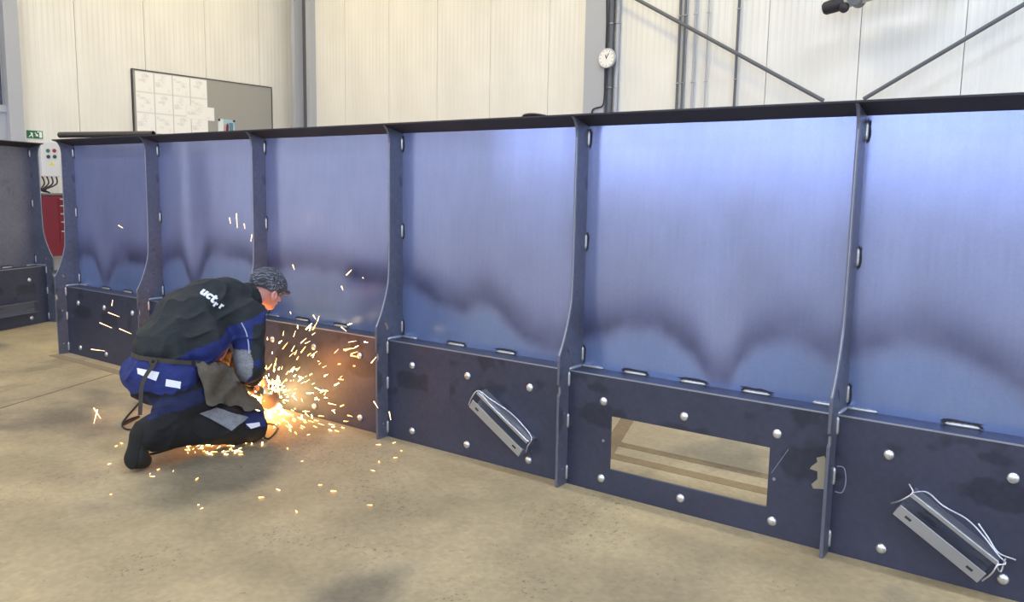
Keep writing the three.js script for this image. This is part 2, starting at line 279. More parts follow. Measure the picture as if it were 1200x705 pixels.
function steelSection(root, ribs, opt) {
  const n = ribs.length;
  for (let i = 0; i + 1 < n; i++) {
    const u0 = ribs[i] - 0.001, u1 = ribs[i + 1] - RT_ + 0.001, bay = opt.bays ? opt.bays[i] || {} : {};
    const sh = mesh('sheet', sheetGeo(u0, u1, opt.wave), opt.wave ? M.sheet : M.sheetGrey, root);
    const bp = mesh('lower_plate', bandGeo(u0, u1, bay.hole), M.plate, root);
    bp.add(Object.assign(new THREE.Mesh(boxUV(boxm(u0, u1, BANDH - 0.01, BANDH, -0.03, BANDZ - 0.001)), M.plate), { name: 'ledge', castShadow: true, receiveShadow: true }));
    mesh('ledge_edge', boxm(u0, u1, BANDH - 0.006, BANDH + 0.0008, BANDZ - 0.002, BANDZ + 0.0012), M.ribEdge, bp);
    const L = 1.29;
    for (const fx of [0.205, 0.63, 1.06]) for (const y of [0.463, 0.072]) { const b = mesh('bolt', boltHead, M.bolt, bp); b.position.set(u0 + fx * (u1 - u0) / L, y, BANDZ - 0.001); b.rotation.z = rr(0, 6); }
    for (const [x, k] of (bay.welds || [[0.3, 0], [0.62, 1], [0.92, 2]])) { // stitch welds along the ledge
      const s = mesh('scorch_mark', blotLong[k % 3], M.scorch, sh); s.position.set(u0 + x, BANDH + 0.014, 0.0015 + (opt.wave ? -0.0005 : 0));
      const s2 = mesh('scorch_mark', blotLong[(k + 1) % 3], M.scorch, sh); s2.rotation.x = -Math.PI / 2; s2.scale.set(0.9, 0.5, 1); s2.position.set(u0 + x, BANDH, 0.012);
      const w = mesh('weld_bead', beadLong, M.weld, sh); w.position.set(u0 + x, BANDH + 0.006, 0.006);
    }
  }
  ribs.forEach((u, i) => {
    const r = mesh('rib', ribShape, M.rib, root); r.position.x = u;
    const pts = []; for (let k = 0; k <= 14; k++) { const t = k / 14, q = 1 - t; pts.push(V(-RT_ / 2, q * q * q * 0.675 + 3 * q * q * t * 0.7 + 3 * q * t * t * 0.82 + t * t * t * 0.94, q * q * q * 0.214 + 3 * q * q * t * 0.195 + 3 * q * t * t * 0.135 + t * t * t * 0.113)); }
    pts.push(V(-RT_ / 2, 1.1, 0.1058), V(-RT_ / 2, 1.3, 0.1035), V(-RT_ / 2, 1.74, 0.1015));
    mesh('cut_edge', new THREE.TubeGeometry(new THREE.CatmullRomCurve3(pts), 40, 0.0024, 6), M.ribEdge, r);
    mesh('cut_edge', rod(V(-RT_ / 2, 0.484, 0.1988), V(-RT_ / 2, 0.516, 0.2005), 0.0045, 6), M.ribEdge, r);
    const right = i + 1 < n, left = i > 0;
    for (const [side, on] of [[0.002, right], [-RT_ - 0.002, left]]) {
      if (!on) continue;
      for (const y of [1.74, 1.23, 0.655]) {
        const s = mesh('scorch_mark', blotShort[i % 2], M.scorch, r); s.position.set(side * 1.0 + Math.sign(side + 0.001) * 0.008, y, 0.001);
        const w = mesh('weld_bead', beadShort, M.weld, r); w.rotation.z = Math.PI / 2; w.position.set(side + Math.sign(side + 0.001) * 0.002, y, 0.006);
      }
      for (const y of [0.545, 0.33, 0.06]) { const w = mesh('weld_bead', beadShort, M.weld, r); w.rotation.z = Math.PI / 2; w.position.set(side, y, BANDZ + 0.003); }
      const w = mesh('weld_bead', beadLong, M.weld, r); w.position.set(side + Math.sign(side + 0.001) * 0.062, BANDH + 0.005, 0.006);
      const w2 = mesh('weld_bead', beadLong, M.weld, r); w2.rotation.y = Math.PI / 2; w2.position.set(side, BANDH + 0.004, 0.064);
    }
  });
  const a = ribs[0] - 0.06, b = ribs[n - 1] + 0.02;
  const fs = new THREE.Shape(); fs.moveTo(-0.035, TOP); fs.lineTo(0, TOP); fs.lineTo(0.149, 1.839); fs.lineTo(0.149, 1.847); fs.lineTo(-0.002, 1.808); fs.lineTo(-0.035, 1.808); fs.closePath();
  mesh('top_flange', boxUV(new THREE.ExtrudeGeometry(fs, { depth: b - a, bevelEnabled: false }).rotateY(-Math.PI / 2).translate(b, 0, 0)), M.flange, root);
}
const RIBS = [-6.096, -4.775, -3.465, -2.185, -0.913, 0.387, 1.687, 2.987];
const bulkhead = thing('steel_bulkhead', 'long blue-grey welded steel side wall with upright ribs and bolted lower plates', 'steel wall');
steelSection(bulkhead, RIBS, {
  wave: true, bays: [{ welds: [[0.45, 0], [0.8, 1]] }, {}, { welds: [[0.365, 0], [0.74, 1]] }, { welds: [[0.43, 0], [0.785, 1]] },
    { hole: [-0.667, 0.117, 0.128, 0.396], welds: [[0.307, 0], [0.613, 1], [0.916, 2]] }, { welds: [[0.436, 0], [0.9, 1]] }, {}],
});
{ // marks on the lower plates: pull-through slots, torn paper, chalk outline
  const lp = bulkhead.children.filter((c) => c.name === 'lower_plate');
  const q = (px, py) => onZ(px, py, BANDZ);
  const shape = (pts, depth) => { const s = new THREE.Shape(pts.map(([x, y]) => { const p = q(x, y); return new THREE.Vector2(p.x, p.y); })); return new THREE.ExtrudeGeometry(s, { depth, bevelEnabled: false }).translate(0, 0, BANDZ); };
  const p = mesh('torn_sticker', shape([[951, 546], [958, 541], [957, 536], [966, 534], [968, 538], [972, 540], [972, 550], [969, 556], [971, 566], [969, 573], [953, 572], [951, 567], [958, 561], [958, 552], [949, 549]], 0.0012), M.torn, lp[4]);
  p.userData.label = 'torn scrap of beige paper stuck to the plate';
  mesh('chalk_outline', tube([[981, 546], [988, 547], [991, 556], [990, 570], [986, 577], [979, 576]].map(([x, y]) => q(x, y)), 0.0022, 30, 5), M.chalk, lp[5]);
  mesh('scratch', tube([[924, 526], [914, 540], [904, 554]].map(([x, y]) => q(x, y)), 0.0012, 12, 5), M.chalk, lp[4]);
  for (const [x, y, k] of [[707, 516, 4], [907, 561, 4]]) { const b = mesh('pilot_hole_plug', new THREE.CylinderGeometry(0.007, 0.007, 0.003, 12).rotateX(Math.PI / 2), M.ribEdge, lp[k]); b.position.copy(q(x, y)); }
}
// the second section standing beyond the end of the long one
const section2 = thing('steel_bulkhead', 'dark steel wall section standing apart by the red tool cabinet', 'steel wall', [-8.07, 0, -0.51], Math.atan2(0.92, -0.39));
steelSection(section2, [-2.6, -1.3, 0.0], { wave: false });
section2.scale.setScalar(1.025);

// flat strip lying under the far end of the long wall
{ const m = mesh('flat_bar', boxUV(boxm(-6.09, -4.2, 0.0, 0.006, 0.225, 0.30)), std({ color: 0x8b7a60, roughness: 0.8 })); tag(m, 'thin flat steel bar on the floor along the end of the long wall', 'steel bar'); }

// galvanised channel brackets tied with wire
function bracket(name, label, pts, depth, wires) { // pts: four corners on the plate (u, y): lower-left start, upper-left, upper-right end, lower-right
  const A = pts[0], B = pts[1], C = pts[2], D = pts[3];
  const o = thing(name, label, 'bracket', [(A[0] + C[0]) / 2, (A[1] + C[1]) / 2, BANDZ + 0.0], 0);
  const ax = V(D[0] - A[0], D[1] - A[1], 0), L = ax.length(); ax.normalize(); const ay = V(-ax.y, ax.x, 0), W = V(B[0] - A[0], B[1] - A[1], 0).dot(ay);
  const rot = Math.atan2(ax.y, ax.x), inner = new THREE.Group();
  const tr = (g) => g.rotateZ(rot);
  // web against the plate, two flanges, one lip folded outwards with slots
  mesh('web', tr(rbox(L, W, 0.004, 0.0015, 0, 0, 0.002)), M.rib, o);
  mesh('flange', tr(rbox(L, 0.004, depth, 0.0015, 0, W / 2, depth / 2)), M.zinc, o);
  const fl = mesh('flange', tr(rbox(L, 0.004, depth, 0.0015, 0, -W / 2, depth / 2)), M.zinc, o);
  mesh('lip', tr(rbox(L, 0.016, 0.004, 0.0015, 0, W / 2 - 0.007, depth)), M.zinc, o); mesh('lip', tr(rbox(L, 0.05, 0.004, 0.0015, 0, -W / 2 + 0.02, depth)), M.zinc, o);
  for (const sx of [-1, 1]) mesh('slot', tr(rbox(0.026, 0.01, 0.0012, 0.0005, sx * (L / 2 - 0.05), -W / 2 + 0.02, depth + 0.0022)), M.scorch, fl);
  for (const w of wires) mesh('tie_wire', tube(w.map(([a, b, c]) => { const p = V(a * L / 2, b * W / 2, c).applyAxisAngle(V(0, 0, 1), rot); return p; }), 0.0032, 60, 6), M.wire, o);
  return o;
}
const q2 = (px, py) => { const p = onZ(px, py, BANDZ + 0.0); return [p.x, p.y]; };
bracket('channel_bracket', 'tilted galvanised channel tied with wire, between the kneeling worker and the rectangular cutout',
  [[-1.50, 0.325], [-1.425, 0.40], [-1.10, 0.195], [-1.165, 0.115]].map((p) => p), 0.075,
  [[[-1.02, -0.9, 0.08], [-1.04, 0, 0.085], [-1.02, 1.05, 0.07], [-0.6, 1.15, 0.05], [0, 1.4, 0.03], [0.4, 1.3, 0.02], [0.98, 1.12, 0.04], [1.05, 0.6, 0.07], [1.06, -0.4, 0.05]], [[-1, 1.05, 0.06], [-0.4, 1.02, 0.08], [0.4, 1.06, 0.078], [1.02, 1.0, 0.07]]]);
bracket('channel_bracket', 'tilted galvanised channel with loose curling tie wires, beyond the torn beige sticker',
  [[0.635, 0.255], [0.70, 0.345], [1.005, 0.165], [0.94, 0.065]], 0.075,
  [[[-1.15, -0.7, 0.05], [-1.05, 0.2, 0.08], [-1.0, 1.1, 0.075], [-1.15, 1.3, 0.06]], [[-1.0, 1.1, 0.08], [-0.8, 1.5, 0.04], [-0.4, 1.4, 0.03], [0.1, 1.7, 0.03], [0.5, 1.5, 0.03], [0.95, 1.25, 0.06], [1.12, 1.15, 0.06], [1.02, 0.8, 0.08], [1.15, 0.5, 0.07], [1.05, 1.4, 0.06]], [[1.0, 1.0, 0.075], [1.05, 0.2, 0.085], [1.04, -0.8, 0.07]], [[0.3, 1.9, 0.02], [0.6, 1.6, 0.03], [0.9, 1.35, 0.05], [1.2, 1.7, 0.05]]]);
{ // a plain channel on the far section
  const o = thing('channel_bracket', 'dark level channel on the steel section by the red cabinet', 'bracket', [0, 0, 0]);
  const T = (u, y, z) => V(u, y, z).applyMatrix4(section2.matrixWorld);
  section2.updateMatrixWorld(true);
  const c = T(-0.62, 0.19, BANDZ + 0.008); o.position.copy(c); o.rotation.y = section2.rotation.y;
  mesh('web', rbox(0.85, 0.11, 0.006, 0.002, 0, 0, 0), M.rib, o); mesh('flange', rbox(0.85, 0.006, 0.06, 0.002, 0, 0.055, 0.03), M.rib, o); mesh('flange', rbox(0.85, 0.006, 0.06, 0.002, 0, -0.055, 0.03), M.rib, o);
}

// things lying on the flange of the long wall
M.disc = std({ color: 0x5a5350, roughness: 0.85 }); M.red = std({ color: 0xb01f22, roughness: 0.4 });
{
  const p = onZ(632, 136.5, 0.06), tilt = Math.atan2(0.039, 0.149);
  const o = thing('grinding_disc', 'dark round grinding disc lying on the top flange', 'grinding disc', [p.x, 1.808 + 0.06 * 0.262 + 0.009, 0.06]); o.rotation.x = -tilt;
  mesh('wheel', new THREE.LatheGeometry([[0.012, 0], [0.09, 0], [0.09, 0.008], [0.05, 0.018], [0.03, 0.012], [0.012, 0.012], [0.012, 0]].map((a) => new THREE.Vector2(...a)), 28), M.disc, o);
  mesh('hub', new THREE.LatheGeometry([[0.011, -0.001], [0.014, 0.013], [0.011, 0.0135]].map((a) => new THREE.Vector2(...a)), 16), M.zinc, o);
  const p2 = onZ(410, 144, 0.06);
  const k = thing('screwdriver', 'small red handled tool lying on the top flange', 'tool', [p2.x, 1.808 + 0.06 * 0.262 + 0.016, 0.06]); k.rotation.x = -tilt;
  mesh('handle', new THREE.LatheGeometry([[0, -0.05], [0.011, -0.047], [0.012, -0.01], [0.009, 0.03], [0.006, 0.045], [0, 0.046]].map((a) => new THREE.Vector2(...a)), 12).rotateZ(Math.PI / 2), M.red, k);
  mesh('blade', rod(V(-0.045, 0, 0), V(-0.13, 0, 0), 0.003), M.zinc, k);
}
{ // tube on a trestle behind the wall, its end shows over the flange
  const a = onY(70, 158, 1.93), b = a.clone().add(onY(165, 157, 1.93).sub(a).multiplyScalar(1.15)), d = b.clone().sub(a), L = d.length();
  const o = thing('pipe_trestle', 'dark round tube on a trestle behind the end of the long wall', 'trestle');
  const ring = new THREE.Shape(); ring.absarc(0, 0, 0.027, 0, Math.PI * 2); const hl = new THREE.Path(); hl.absarc(0, 0, 0.021, 0, Math.PI * 2, true); ring.holes.push(hl);
  const g = new THREE.ExtrudeGeometry(ring, { depth: L, bevelEnabled: false, curveSegments: 18 }).applyQuaternion(new THREE.Quaternion().setFromUnitVectors(V(0, 0, 1), d.clone().normalize())).translate(a.x, a.y, a.z);
  mesh('tube', g, std({ color: 0x4a4844, metalness: 0.6, roughness: 0.5 }), o);
  for (const t of [0.35, 0.9]) { const p = a.clone().addScaledVector(d, t), e = V(d.z, 0, -d.x).normalize().multiplyScalar(0.14); for (const s of [-1, 1]) mesh('leg', rod(V(p.x, 1.905, p.z), V(p.x + s * e.x, 0.0, p.z + s * e.z), 0.02), M.darkGrey, o); }
}

// ------------------------------------------------------------------ worker
function smin(a, b, k) { const h = clamp(0.5 + 0.5 * (b - a) / k, 0, 1); return mix(b, a, h) - k * h * (1 - h); }
function cap(x, y, z, c) { // tapered capsule [ax,ay,az,bx,by,bz,ra,rb]
  const dx = c[3] - c[0], dy = c[4] - c[1], dz = c[5] - c[2], px = x - c[0], py = y - c[1], pz = z - c[2];
  const t = clamp((px * dx + py * dy + pz * dz) / (dx * dx + dy * dy + dz * dz + 1e-9), 0, 1);
  return Math.hypot(px - dx * t, py - dy * t, pz - dz * t) - mix(c[6], c[7], t);
}
function ell(x, y, z, c) { // ellipsoid [x,y,z,rx,ry,rz]
  const a = (x - c[0]) / c[3], b = (y - c[1]) / c[4], d = (z - c[2]) / c[5], k0 = Math.hypot(a, b, d), k1 = Math.hypot(a / c[3], b / c[4], d / c[5]);
  return k1 < 1e-6 ? -Math.min(c[3], c[4], c[5]) : k0 * (k0 - 1) / k1;
}
function surfaceNets(fn, lo, hi, cell, colorFn) {
  const n = [0, 1, 2].map((k) => Math.ceil((hi[k] - lo[k]) / cell) + 1), [nx, ny, nz] = n, val = new Float32Array(nx * ny * nz), id = new Int32Array(nx * ny * nz).fill(-1), pos = [], idx = [];
  const at = (i, j, k) => i + nx * (j + ny * k);
  for (let k = 0; k < nz; k++) for (let j = 0; j < ny; j++) for (let i = 0; i < nx; i++) val[at(i, j, k)] = fn(lo[0] + i * cell, lo[1] + j * cell, lo[2] + k * cell);
  for (let k = 0; k < nz - 1; k++) for (let j = 0; j < ny - 1; j++) for (let i = 0; i < nx - 1; i++) {
    let cnt = 0, sx = 0, sy = 0, sz = 0;
    const v = [];
    for (let c = 0; c < 8; c++) v.push(val[at(i + (c & 1), j + ((c >> 1) & 1), k + (c >> 2))]);
    const edge = (a, b) => { if ((v[a] < 0) === (v[b] < 0)) return; const t = v[a] / (v[a] - v[b]); sx += mix(a & 1, b & 1, t); sy += mix((a >> 1) & 1, (b >> 1) & 1, t); sz += mix(a >> 2, b >> 2, t); cnt++; };
    for (const [a, b] of [[0, 1], [2, 3], [4, 5], [6, 7], [0, 2], [1, 3], [4, 6], [5, 7], [0, 4], [1, 5], [2, 6], [3, 7]]) edge(a, b);
    if (!cnt) continue;
    id[at(i, j, k)] = pos.length / 3; pos.push(lo[0] + (i + sx / cnt) * cell, lo[1] + (j + sy / cnt) * cell, lo[2] + (k + sz / cnt) * cell);
  }
  const quad = (a, b, c, d, flip) => { if (a < 0 || b < 0 || c < 0 || d < 0) return; flip ? idx.push(a, c, b, a, d, c) : idx.push(a, b, c, a, c, d); };
  for (let k = 1; k < nz - 1; k++) for (let j = 1; j < ny - 1; j++) for (let i = 1; i < nx - 1; i++) {
    const a = val[at(i, j, k)] < 0;
    if (a !== (val[at(i + 1, j, k)] < 0)) quad(id[at(i, j - 1, k - 1)], id[at(i, j, k - 1)], id[at(i, j, k)], id[at(i, j - 1, k)], !a);
    if (a !== (val[at(i, j + 1, k)] < 0)) quad(id[at(i - 1, j, k - 1)], id[at(i - 1, j, k)], id[at(i, j, k)], id[at(i, j, k - 1)], !a);
    if (a !== (val[at(i, j, k + 1)] < 0)) quad(id[at(i - 1, j - 1, k)], id[at(i, j - 1, k)], id[at(i, j, k)], id[at(i - 1, j, k)], !a);
  }
  const g = new THREE.BufferGeometry(); g.setAttribute('position', new THREE.Float32BufferAttribute(pos, 3)); g.setIndex(idx);
  // normals from the field
  const nor = new Float32Array(pos.length), e = cell * 0.5;
  for (let q = 0; q < pos.length; q += 3) {
    const x = pos[q], y = pos[q + 1], z = pos[q + 2], gx = fn(x + e, y, z) - fn(x - e, y, z), gy = fn(x, y + e, z) - fn(x, y - e, z), gz = fn(x, y, z + e) - fn(x, y, z - e), l = Math.hypot(gx, gy, gz) || 1;
    nor[q] = gx / l; nor[q + 1] = gy / l; nor[q + 2] = gz / l;
  }
  g.setAttribute('normal', new THREE.BufferAttribute(nor, 3));
  const uv = new Float32Array(pos.length / 3 * 2); for (let q = 0; q < pos.length / 3; q++) { uv[q * 2] = pos[q * 3] + pos[q * 3 + 2]; uv[q * 2 + 1] = pos[q * 3 + 1]; }
  g.setAttribute('uv', new THREE.BufferAttribute(uv, 2));
  if (colorFn) { const col = new Float32Array(pos.length); for (let q = 0; q < pos.length; q += 3) { const c = colorFn(pos[q], pos[q + 1], pos[q + 2], nor[q], nor[q + 1], nor[q + 2]); col[q] = c[0]; col[q + 1] = c[1]; col[q + 2] = c[2]; } g.setAttribute('color', new THREE.BufferAttribute(col, 3)); }
  return g;
}
const MX = -2.94; // the worker's mid plane; he kneels facing the steel wall (-z)
const J = {
  hipR: [-2.83, 0.37, 1.09], hipL: [-3.05, 0.37, 1.09], kneeR: [-2.75, 0.085, 0.69], kneeL: [-3.13, 0.44, 0.66], ankR: [-2.76, 0.185, 1.27], ankL: [-3.13, 0.10, 0.72],
  pel: [MX, 0.43, 1.1], lum: [MX, 0.57, 1.085], rib: [MX, 0.70, 0.96], che: [MX, 0.765, 0.81], uch: [MX, 0.80, 0.67], nek: [MX, 0.80, 0.545], head: [MX, 0.852, 0.402],
  shR: [-2.76, 0.735, 0.66], shL: [-3.12, 0.745, 0.64], elR: [-2.705, 0.455, 0.715], elL: [-3.2, 0.46, 0.62], wrR: [-2.88, 0.325, 0.58], wrL: [-3.12, 0.29, 0.46],
};
const seg = (a, b, ra, rb) => [...a, ...b, ra, rb];
// head: crown direction A, face direction Fd
const HA = V(0, 0.914, -0.405), HF = V(0, -0.405, -0.914);
const hp = (a, f, x = 0) => [J.head[0] + x, J.head[1] + HA.y * a + HF.y * f, J.head[2] + HA.z * a + HF.z * f];
function headField(x, y, z) {
  const dx = x - J.head[0], dy = y - J.head[1], dz = z - J.head[2], a = dy * HA.y + dz * HA.z, f = dy * HF.y + dz * HF.z;
  let d = ell(dx, a, f, [0, 0.03, -0.005, 0.077, 0.088, 0.098]);
  d = smin(d, ell(dx, a, f, [0, -0.035, 0.03, 0.058, 0.075, 0.062]), 0.03);
  d = smin(d, ell(dx, a, f, [0, -0.095, 0.06, 0.025, 0.02, 0.022]), 0.02);        // chin
  d = smin(d, cap(dx, a, f, [0, 0.005, 0.092, 0, -0.03, 0.108, 0.008, 0.013]), 0.012); // nose
  d = smin(d, cap(dx, a, f, [-0.03, 0.015, 0.085, 0.03, 0.015, 0.085, 0.012, 0.012]), 0.012); // brow
  d = smin(d, cap(dx, a, f, [-0.02, -0.062, 0.083, 0.02, -0.062, 0.083, 0.007, 0.007]), 0.006); // lips
  for (const s of [-1, 1]) {
    d = Math.max(d, -(ell(dx, a, f, [s * 0.031, 0.0, 0.096, 0.016, 0.009, 0.014])));
    d = smin(d, ell(dx, a, f, [s * 0.031, 0.0, 0.085, 0.012, 0.010, 0.010]), 0.004);
    const ear = Math.max(ell(dx, a, f, [s * 0.085, -0.036, -0.004, 0.014, 0.032, 0.021]), -ell(dx, a, f, [s * 0.099, -0.034, 0.0, 0.009, 0.02, 0.012]));
    d = smin(d, ear, 0.006);
  }
  return smin(d, cap(x, y, z, seg(J.nek, hp(-0.03, -0.02), 0.064, 0.058)), 0.02);
}
// hands: palm, four fingers and a thumb curled round the tool
function handField(W, dir, palm, curl, side) {
  const D = dir.clone().normalize(), N = palm.clone().addScaledVector(D, -palm.dot(D)).normalize(), S = new THREE.Vector3().crossVectors(D, N).multiplyScalar(side), bones = [];
  const P = (d, s, n) => W.clone().addScaledVector(D, d).addScaledVector(S, s).addScaledVector(N, n);
  bones.push([P(0, 0, 0), P(0.05, 0, 0), 0.026, 0.027]);
  [[0.03, 0.088, 0.95], [0.01, 0.092, 1.05], [-0.01, 0.089, 0.98], [-0.029, 0.082, 0.8]].forEach(([s, k, len], i) => {
    bones.push([P(0.02, s * 0.7, 0), P(k, s, 0), 0.014, 0.0105]);
    let p = P(k, s, 0), a = 0.35 * curl; const ls = [0.042 * len, 0.028 * len, 0.022 * len];
    for (const l of ls) { const q = p.clone().addScaledVector(D, Math.cos(a) * l).addScaledVector(N, Math.sin(a) * l); bones.push([p, q, 0.0095, 0.0088]); p = q; a += 0.75 * curl; }
  });
  const t0 = P(0.022, 0.026, 0.006), t1 = P(0.052, 0.05, 0.02), t2 = P(0.078, 0.045, 0.042), t3 = P(0.095, 0.03, 0.055);
  bones.push([t0, t1, 0.014, 0.0115], [t1, t2, 0.011, 0.01], [t2, t3, 0.01, 0.009]);
  const bs = bones.map(([a, b, r, q]) => [a.x, a.y, a.z, b.x, b.y, b.z, r, q]);
  return (x, y, z) => { let d = 1; for (const b of bs) d = smin(d, cap(x, y, z, b), 0.006); return d; };
}
const GRA = V(-2.95, 0.315, 0.66), GRB = V(-3.01, 0.175, 0.37); // grinder axis, rear to gear head
const grDir = GRB.clone().sub(GRA).normalize();
const handR = handField(V(...J.wrR), GRA.clone().lerp(GRB, 0.45).add(V(0.05, 0.03, 0)).sub(V(...J.wrR)).add(V(-0.02, -0.02, -0.05)), V(-0.7, -0.7, 0.1), 1.05, 1);
const handL = handField(V(...J.wrL), V(0.06, -0.02, -0.09), V(0.3, -0.8, -0.2), 1.05, -1);
const BODY = [seg(J.pel, J.lum, 0.125, 0.115), seg(J.lum, J.rib, 0.115, 0.12), seg(J.rib, J.che, 0.12, 0.125), seg(J.che, J.uch, 0.125, 0.11), seg(J.uch, J.nek, 0.09, 0.062), seg(J.shR, J.shL, 0.07, 0.07),
  seg(J.shR, J.elR, 0.052, 0.042), seg(J.elR, J.wrR, 0.042, 0.027), seg(J.shL, J.elL, 0.052, 0.042), seg(J.elL, J.wrL, 0.042, 0.027),
  seg(J.hipR, J.kneeR, 0.082, 0.055), seg(J.hipL, J.kneeL, 0.082, 0.055), seg(J.kneeR, J.ankR, 0.05, 0.04), seg(J.kneeL, J.ankL, 0.05, 0.04),
  seg(J.ankR, [-2.76, 0.075, 1.37], 0.034, 0.032), seg(J.ankL, [-3.13, 0.04, 0.52], 0.034, 0.028)];
const bodyField = (x, y, z) => { let d = 1; for (const b of BODY) d = smin(d, cap(x, y, z, b), 0.03); return d; };
const fold = (x, y, z, f, a) => a * (noise3(x * f, y * f, z * f) - 0.5) * 2;
const ridge = (x, y, z, f) => { const n = noise3(x * f + 11, y * f, z * f + 5); return 1 - Math.abs(2 * n - 1); };
// jacket
const JK = [seg([MX, 0.44, 1.1], J.lum, 0.165, 0.16), seg(J.lum, J.rib, 0.16, 0.165), seg(J.rib, J.che, 0.165, 0.17), seg(J.che, J.uch, 0.165, 0.135), seg(J.uch, [MX, 0.80, 0.575], 0.12, 0.085),
  seg([-2.79, 0.72, 0.70], [-3.09, 0.73, 0.68], 0.105, 0.105), seg([-2.82, 0.62, 0.92], [-3.06, 0.62, 0.92], 0.13, 0.13), seg([-2.84, 0.52, 0.95], [-3.04, 0.52, 0.95], 0.115, 0.115)];
const SLV = [seg([-2.765, 0.725, 0.665], J.elR, 0.09, 0.078), seg([-3.12, 0.735, 0.64], J.elL, 0.09, 0.078)];
const SLV2 = [seg(J.elR, [-2.86, 0.34, 0.60], 0.074, 0.052), seg(J.elL, [-3.13, 0.305, 0.48], 0.074, 0.052)];
function jacketField(x, y, z) {
  let d = 1; for (const b of JK) d = smin(d, cap(x, y, z, b), 0.05);
  // hem flares over the hips
  d = smin(d, ell(x, y, z, [MX, 0.435, 1.11, 0.236, 0.145, 0.194]), 0.04);
  for (let s = 0; s < 2; s++) { let a = cap(x, y, z, SLV[s]); a = smin(a, cap(x, y, z, SLV2[s]), 0.025); d = smin(d, a, 0.025); }
  // waist drawn in by the apron strap
  const w = (y - 0.525) - 0.2 * (z - 1.06) + 0.06 * 0; d += 0.018 * Math.exp(-(w * w) / 0.0009) * sst(0.78, 0.86, z);
  d += fold(x, y, z, 9, 0.012) + fold(x, y, z, 22, 0.005) - 0.016 * Math.pow(ridge(x, y * 1.6 + z * 0.7, z, 7), 4);
  return d;
}
const hemPlane = (x, y, z) => -(y - 0.35 - 0.12 * (z - 1.1) + 0.015 * Math.sin(x * 25)) ; // jacket ends here
const collar = (x, y, z) => { const k = V(0, 0.28, -0.96); return (y - 0.80) * 0.28 - (z - 0.545) * 0.96 - 0.0; };
function jacketCut(x, y, z) {
  let d = Math.max(jacketField(x, y, z), z > 0.8 ? hemPlane(x, y, z) : -1, collar(x, y, z) - 0.005);
  // standing collar
  const c = seg([MX, 0.805, 0.62], [MX, 0.825, 0.50], 0.092, 0.084), o = Math.max(cap(x, y, z, c), -(cap(x, y, z, seg([MX, 0.805, 0.62], [MX, 0.84, 0.42], 0.078, 0.074))), collar(x, y, z) - 0.045);
  d = smin(d, o, 0.012);
  for (const [e, w] of [[J.elR, [-2.86, 0.34, 0.60]], [J.elL, [-3.13, 0.305, 0.48]]]) { const dx = w[0] - e[0], dy = w[1] - e[1], dz = w[2] - e[2], l = Math.hypot(dx, dy, dz), t = ((x - w[0]) * dx + (y - w[1]) * dy + (z - w[2]) * dz) / l; if (Math.hypot(x - w[0], y - w[1], z - w[2]) < 0.12) d = Math.max(d, t - 0.005); }
  return d;
}
// trousers
const TR = [seg(J.hipR, J.kneeR, 0.112, 0.083), seg(J.hipL, J.kneeL, 0.112, 0.083), seg(J.kneeR, J.ankR, 0.088, 0.086), seg(J.ankR, [-2.76, 0.17, 1.33], 0.084, 0.07), seg([-2.79, 0.27, 1.14], [-2.80, 0.33, 1.0], 0.105, 0.1), seg(J.kneeL, J.ankL, 0.083, 0.075), seg([-2.87, 0.40, 1.12], [-3.01, 0.40, 1.12], 0.138, 0.138)];
function trouserField(x, y, z) {
  let d = 1; for (const b of TR) d = smin(d, cap(x, y, z, b), 0.03);
  d += fold(x, y, z, 12, 0.010) - 0.012 * Math.pow(ridge(x, y, z * 0.7, 11), 4);
  return Math.max(d, y - 0.52, -y + 0.004, x < -3.05 && y < 0.12 && z < 1.0 ? 0.075 - y : -1, ((y - 0.17) * -0.75 + (z - 1.29) * 0.66) - 0.075);
}
function bootField(x, y, z, s) {
  if (s < 0) { let d = cap(x, y, z, [-3.13, 0.13, 0.725, -3.13, 0.075, 0.72, 0.058, 0.056]); d = smin(d, cap(x, y, z, [-3.13, 0.062, 0.72, -3.13, 0.05, 0.52, 0.052, 0.046]), 0.03); return Math.max(d, -y + 0.012); }
  const X = -2.76, o = 0;
  let d = cap(x, y, z, [X, 0.19, 1.26 + o, X, 0.185, 1.33 + o, 0.062, 0.056]);
  d = smin(d, cap(x, y, z, [X, 0.18, 1.345 + o, X, 0.075, 1.38 + o, 0.05, 0.047]), 0.03);
  d = smin(d, cap(x, y, z, [X, 0.058, 1.38 + o, X, 0.046, 1.345 + o, 0.046, 0.043]), 0.03);
  return Math.max(d, -y + 0.001);
}
const clothed = (x, y, z) => Math.min(jacketCut(x, y, z), trouserField(x, y, z));
function hit(px, py, field = clothed) { // where a sight line meets the clothes
  const d = ray(px, py); let t = 4.2;
  for (let k = 0; k < 260; k++) { const p = CAM.clone().addScaledVector(d, t), v = field(p.x, p.y, p.z); if (v < 0.0006) return p; t += Math.max(0.0015, v * 0.6); if (t > 6.6) break; }
  return null;
}
const gradient = (f, p, e = 0.006) => V(f(p.x + e, p.y, p.z) - f(p.x - e, p.y, p.z), f(p.x, p.y + e, p.z) - f(p.x, p.y - e, p.z), f(p.x, p.y, p.z + e) - f(p.x, p.y, p.z - e)).normalize();

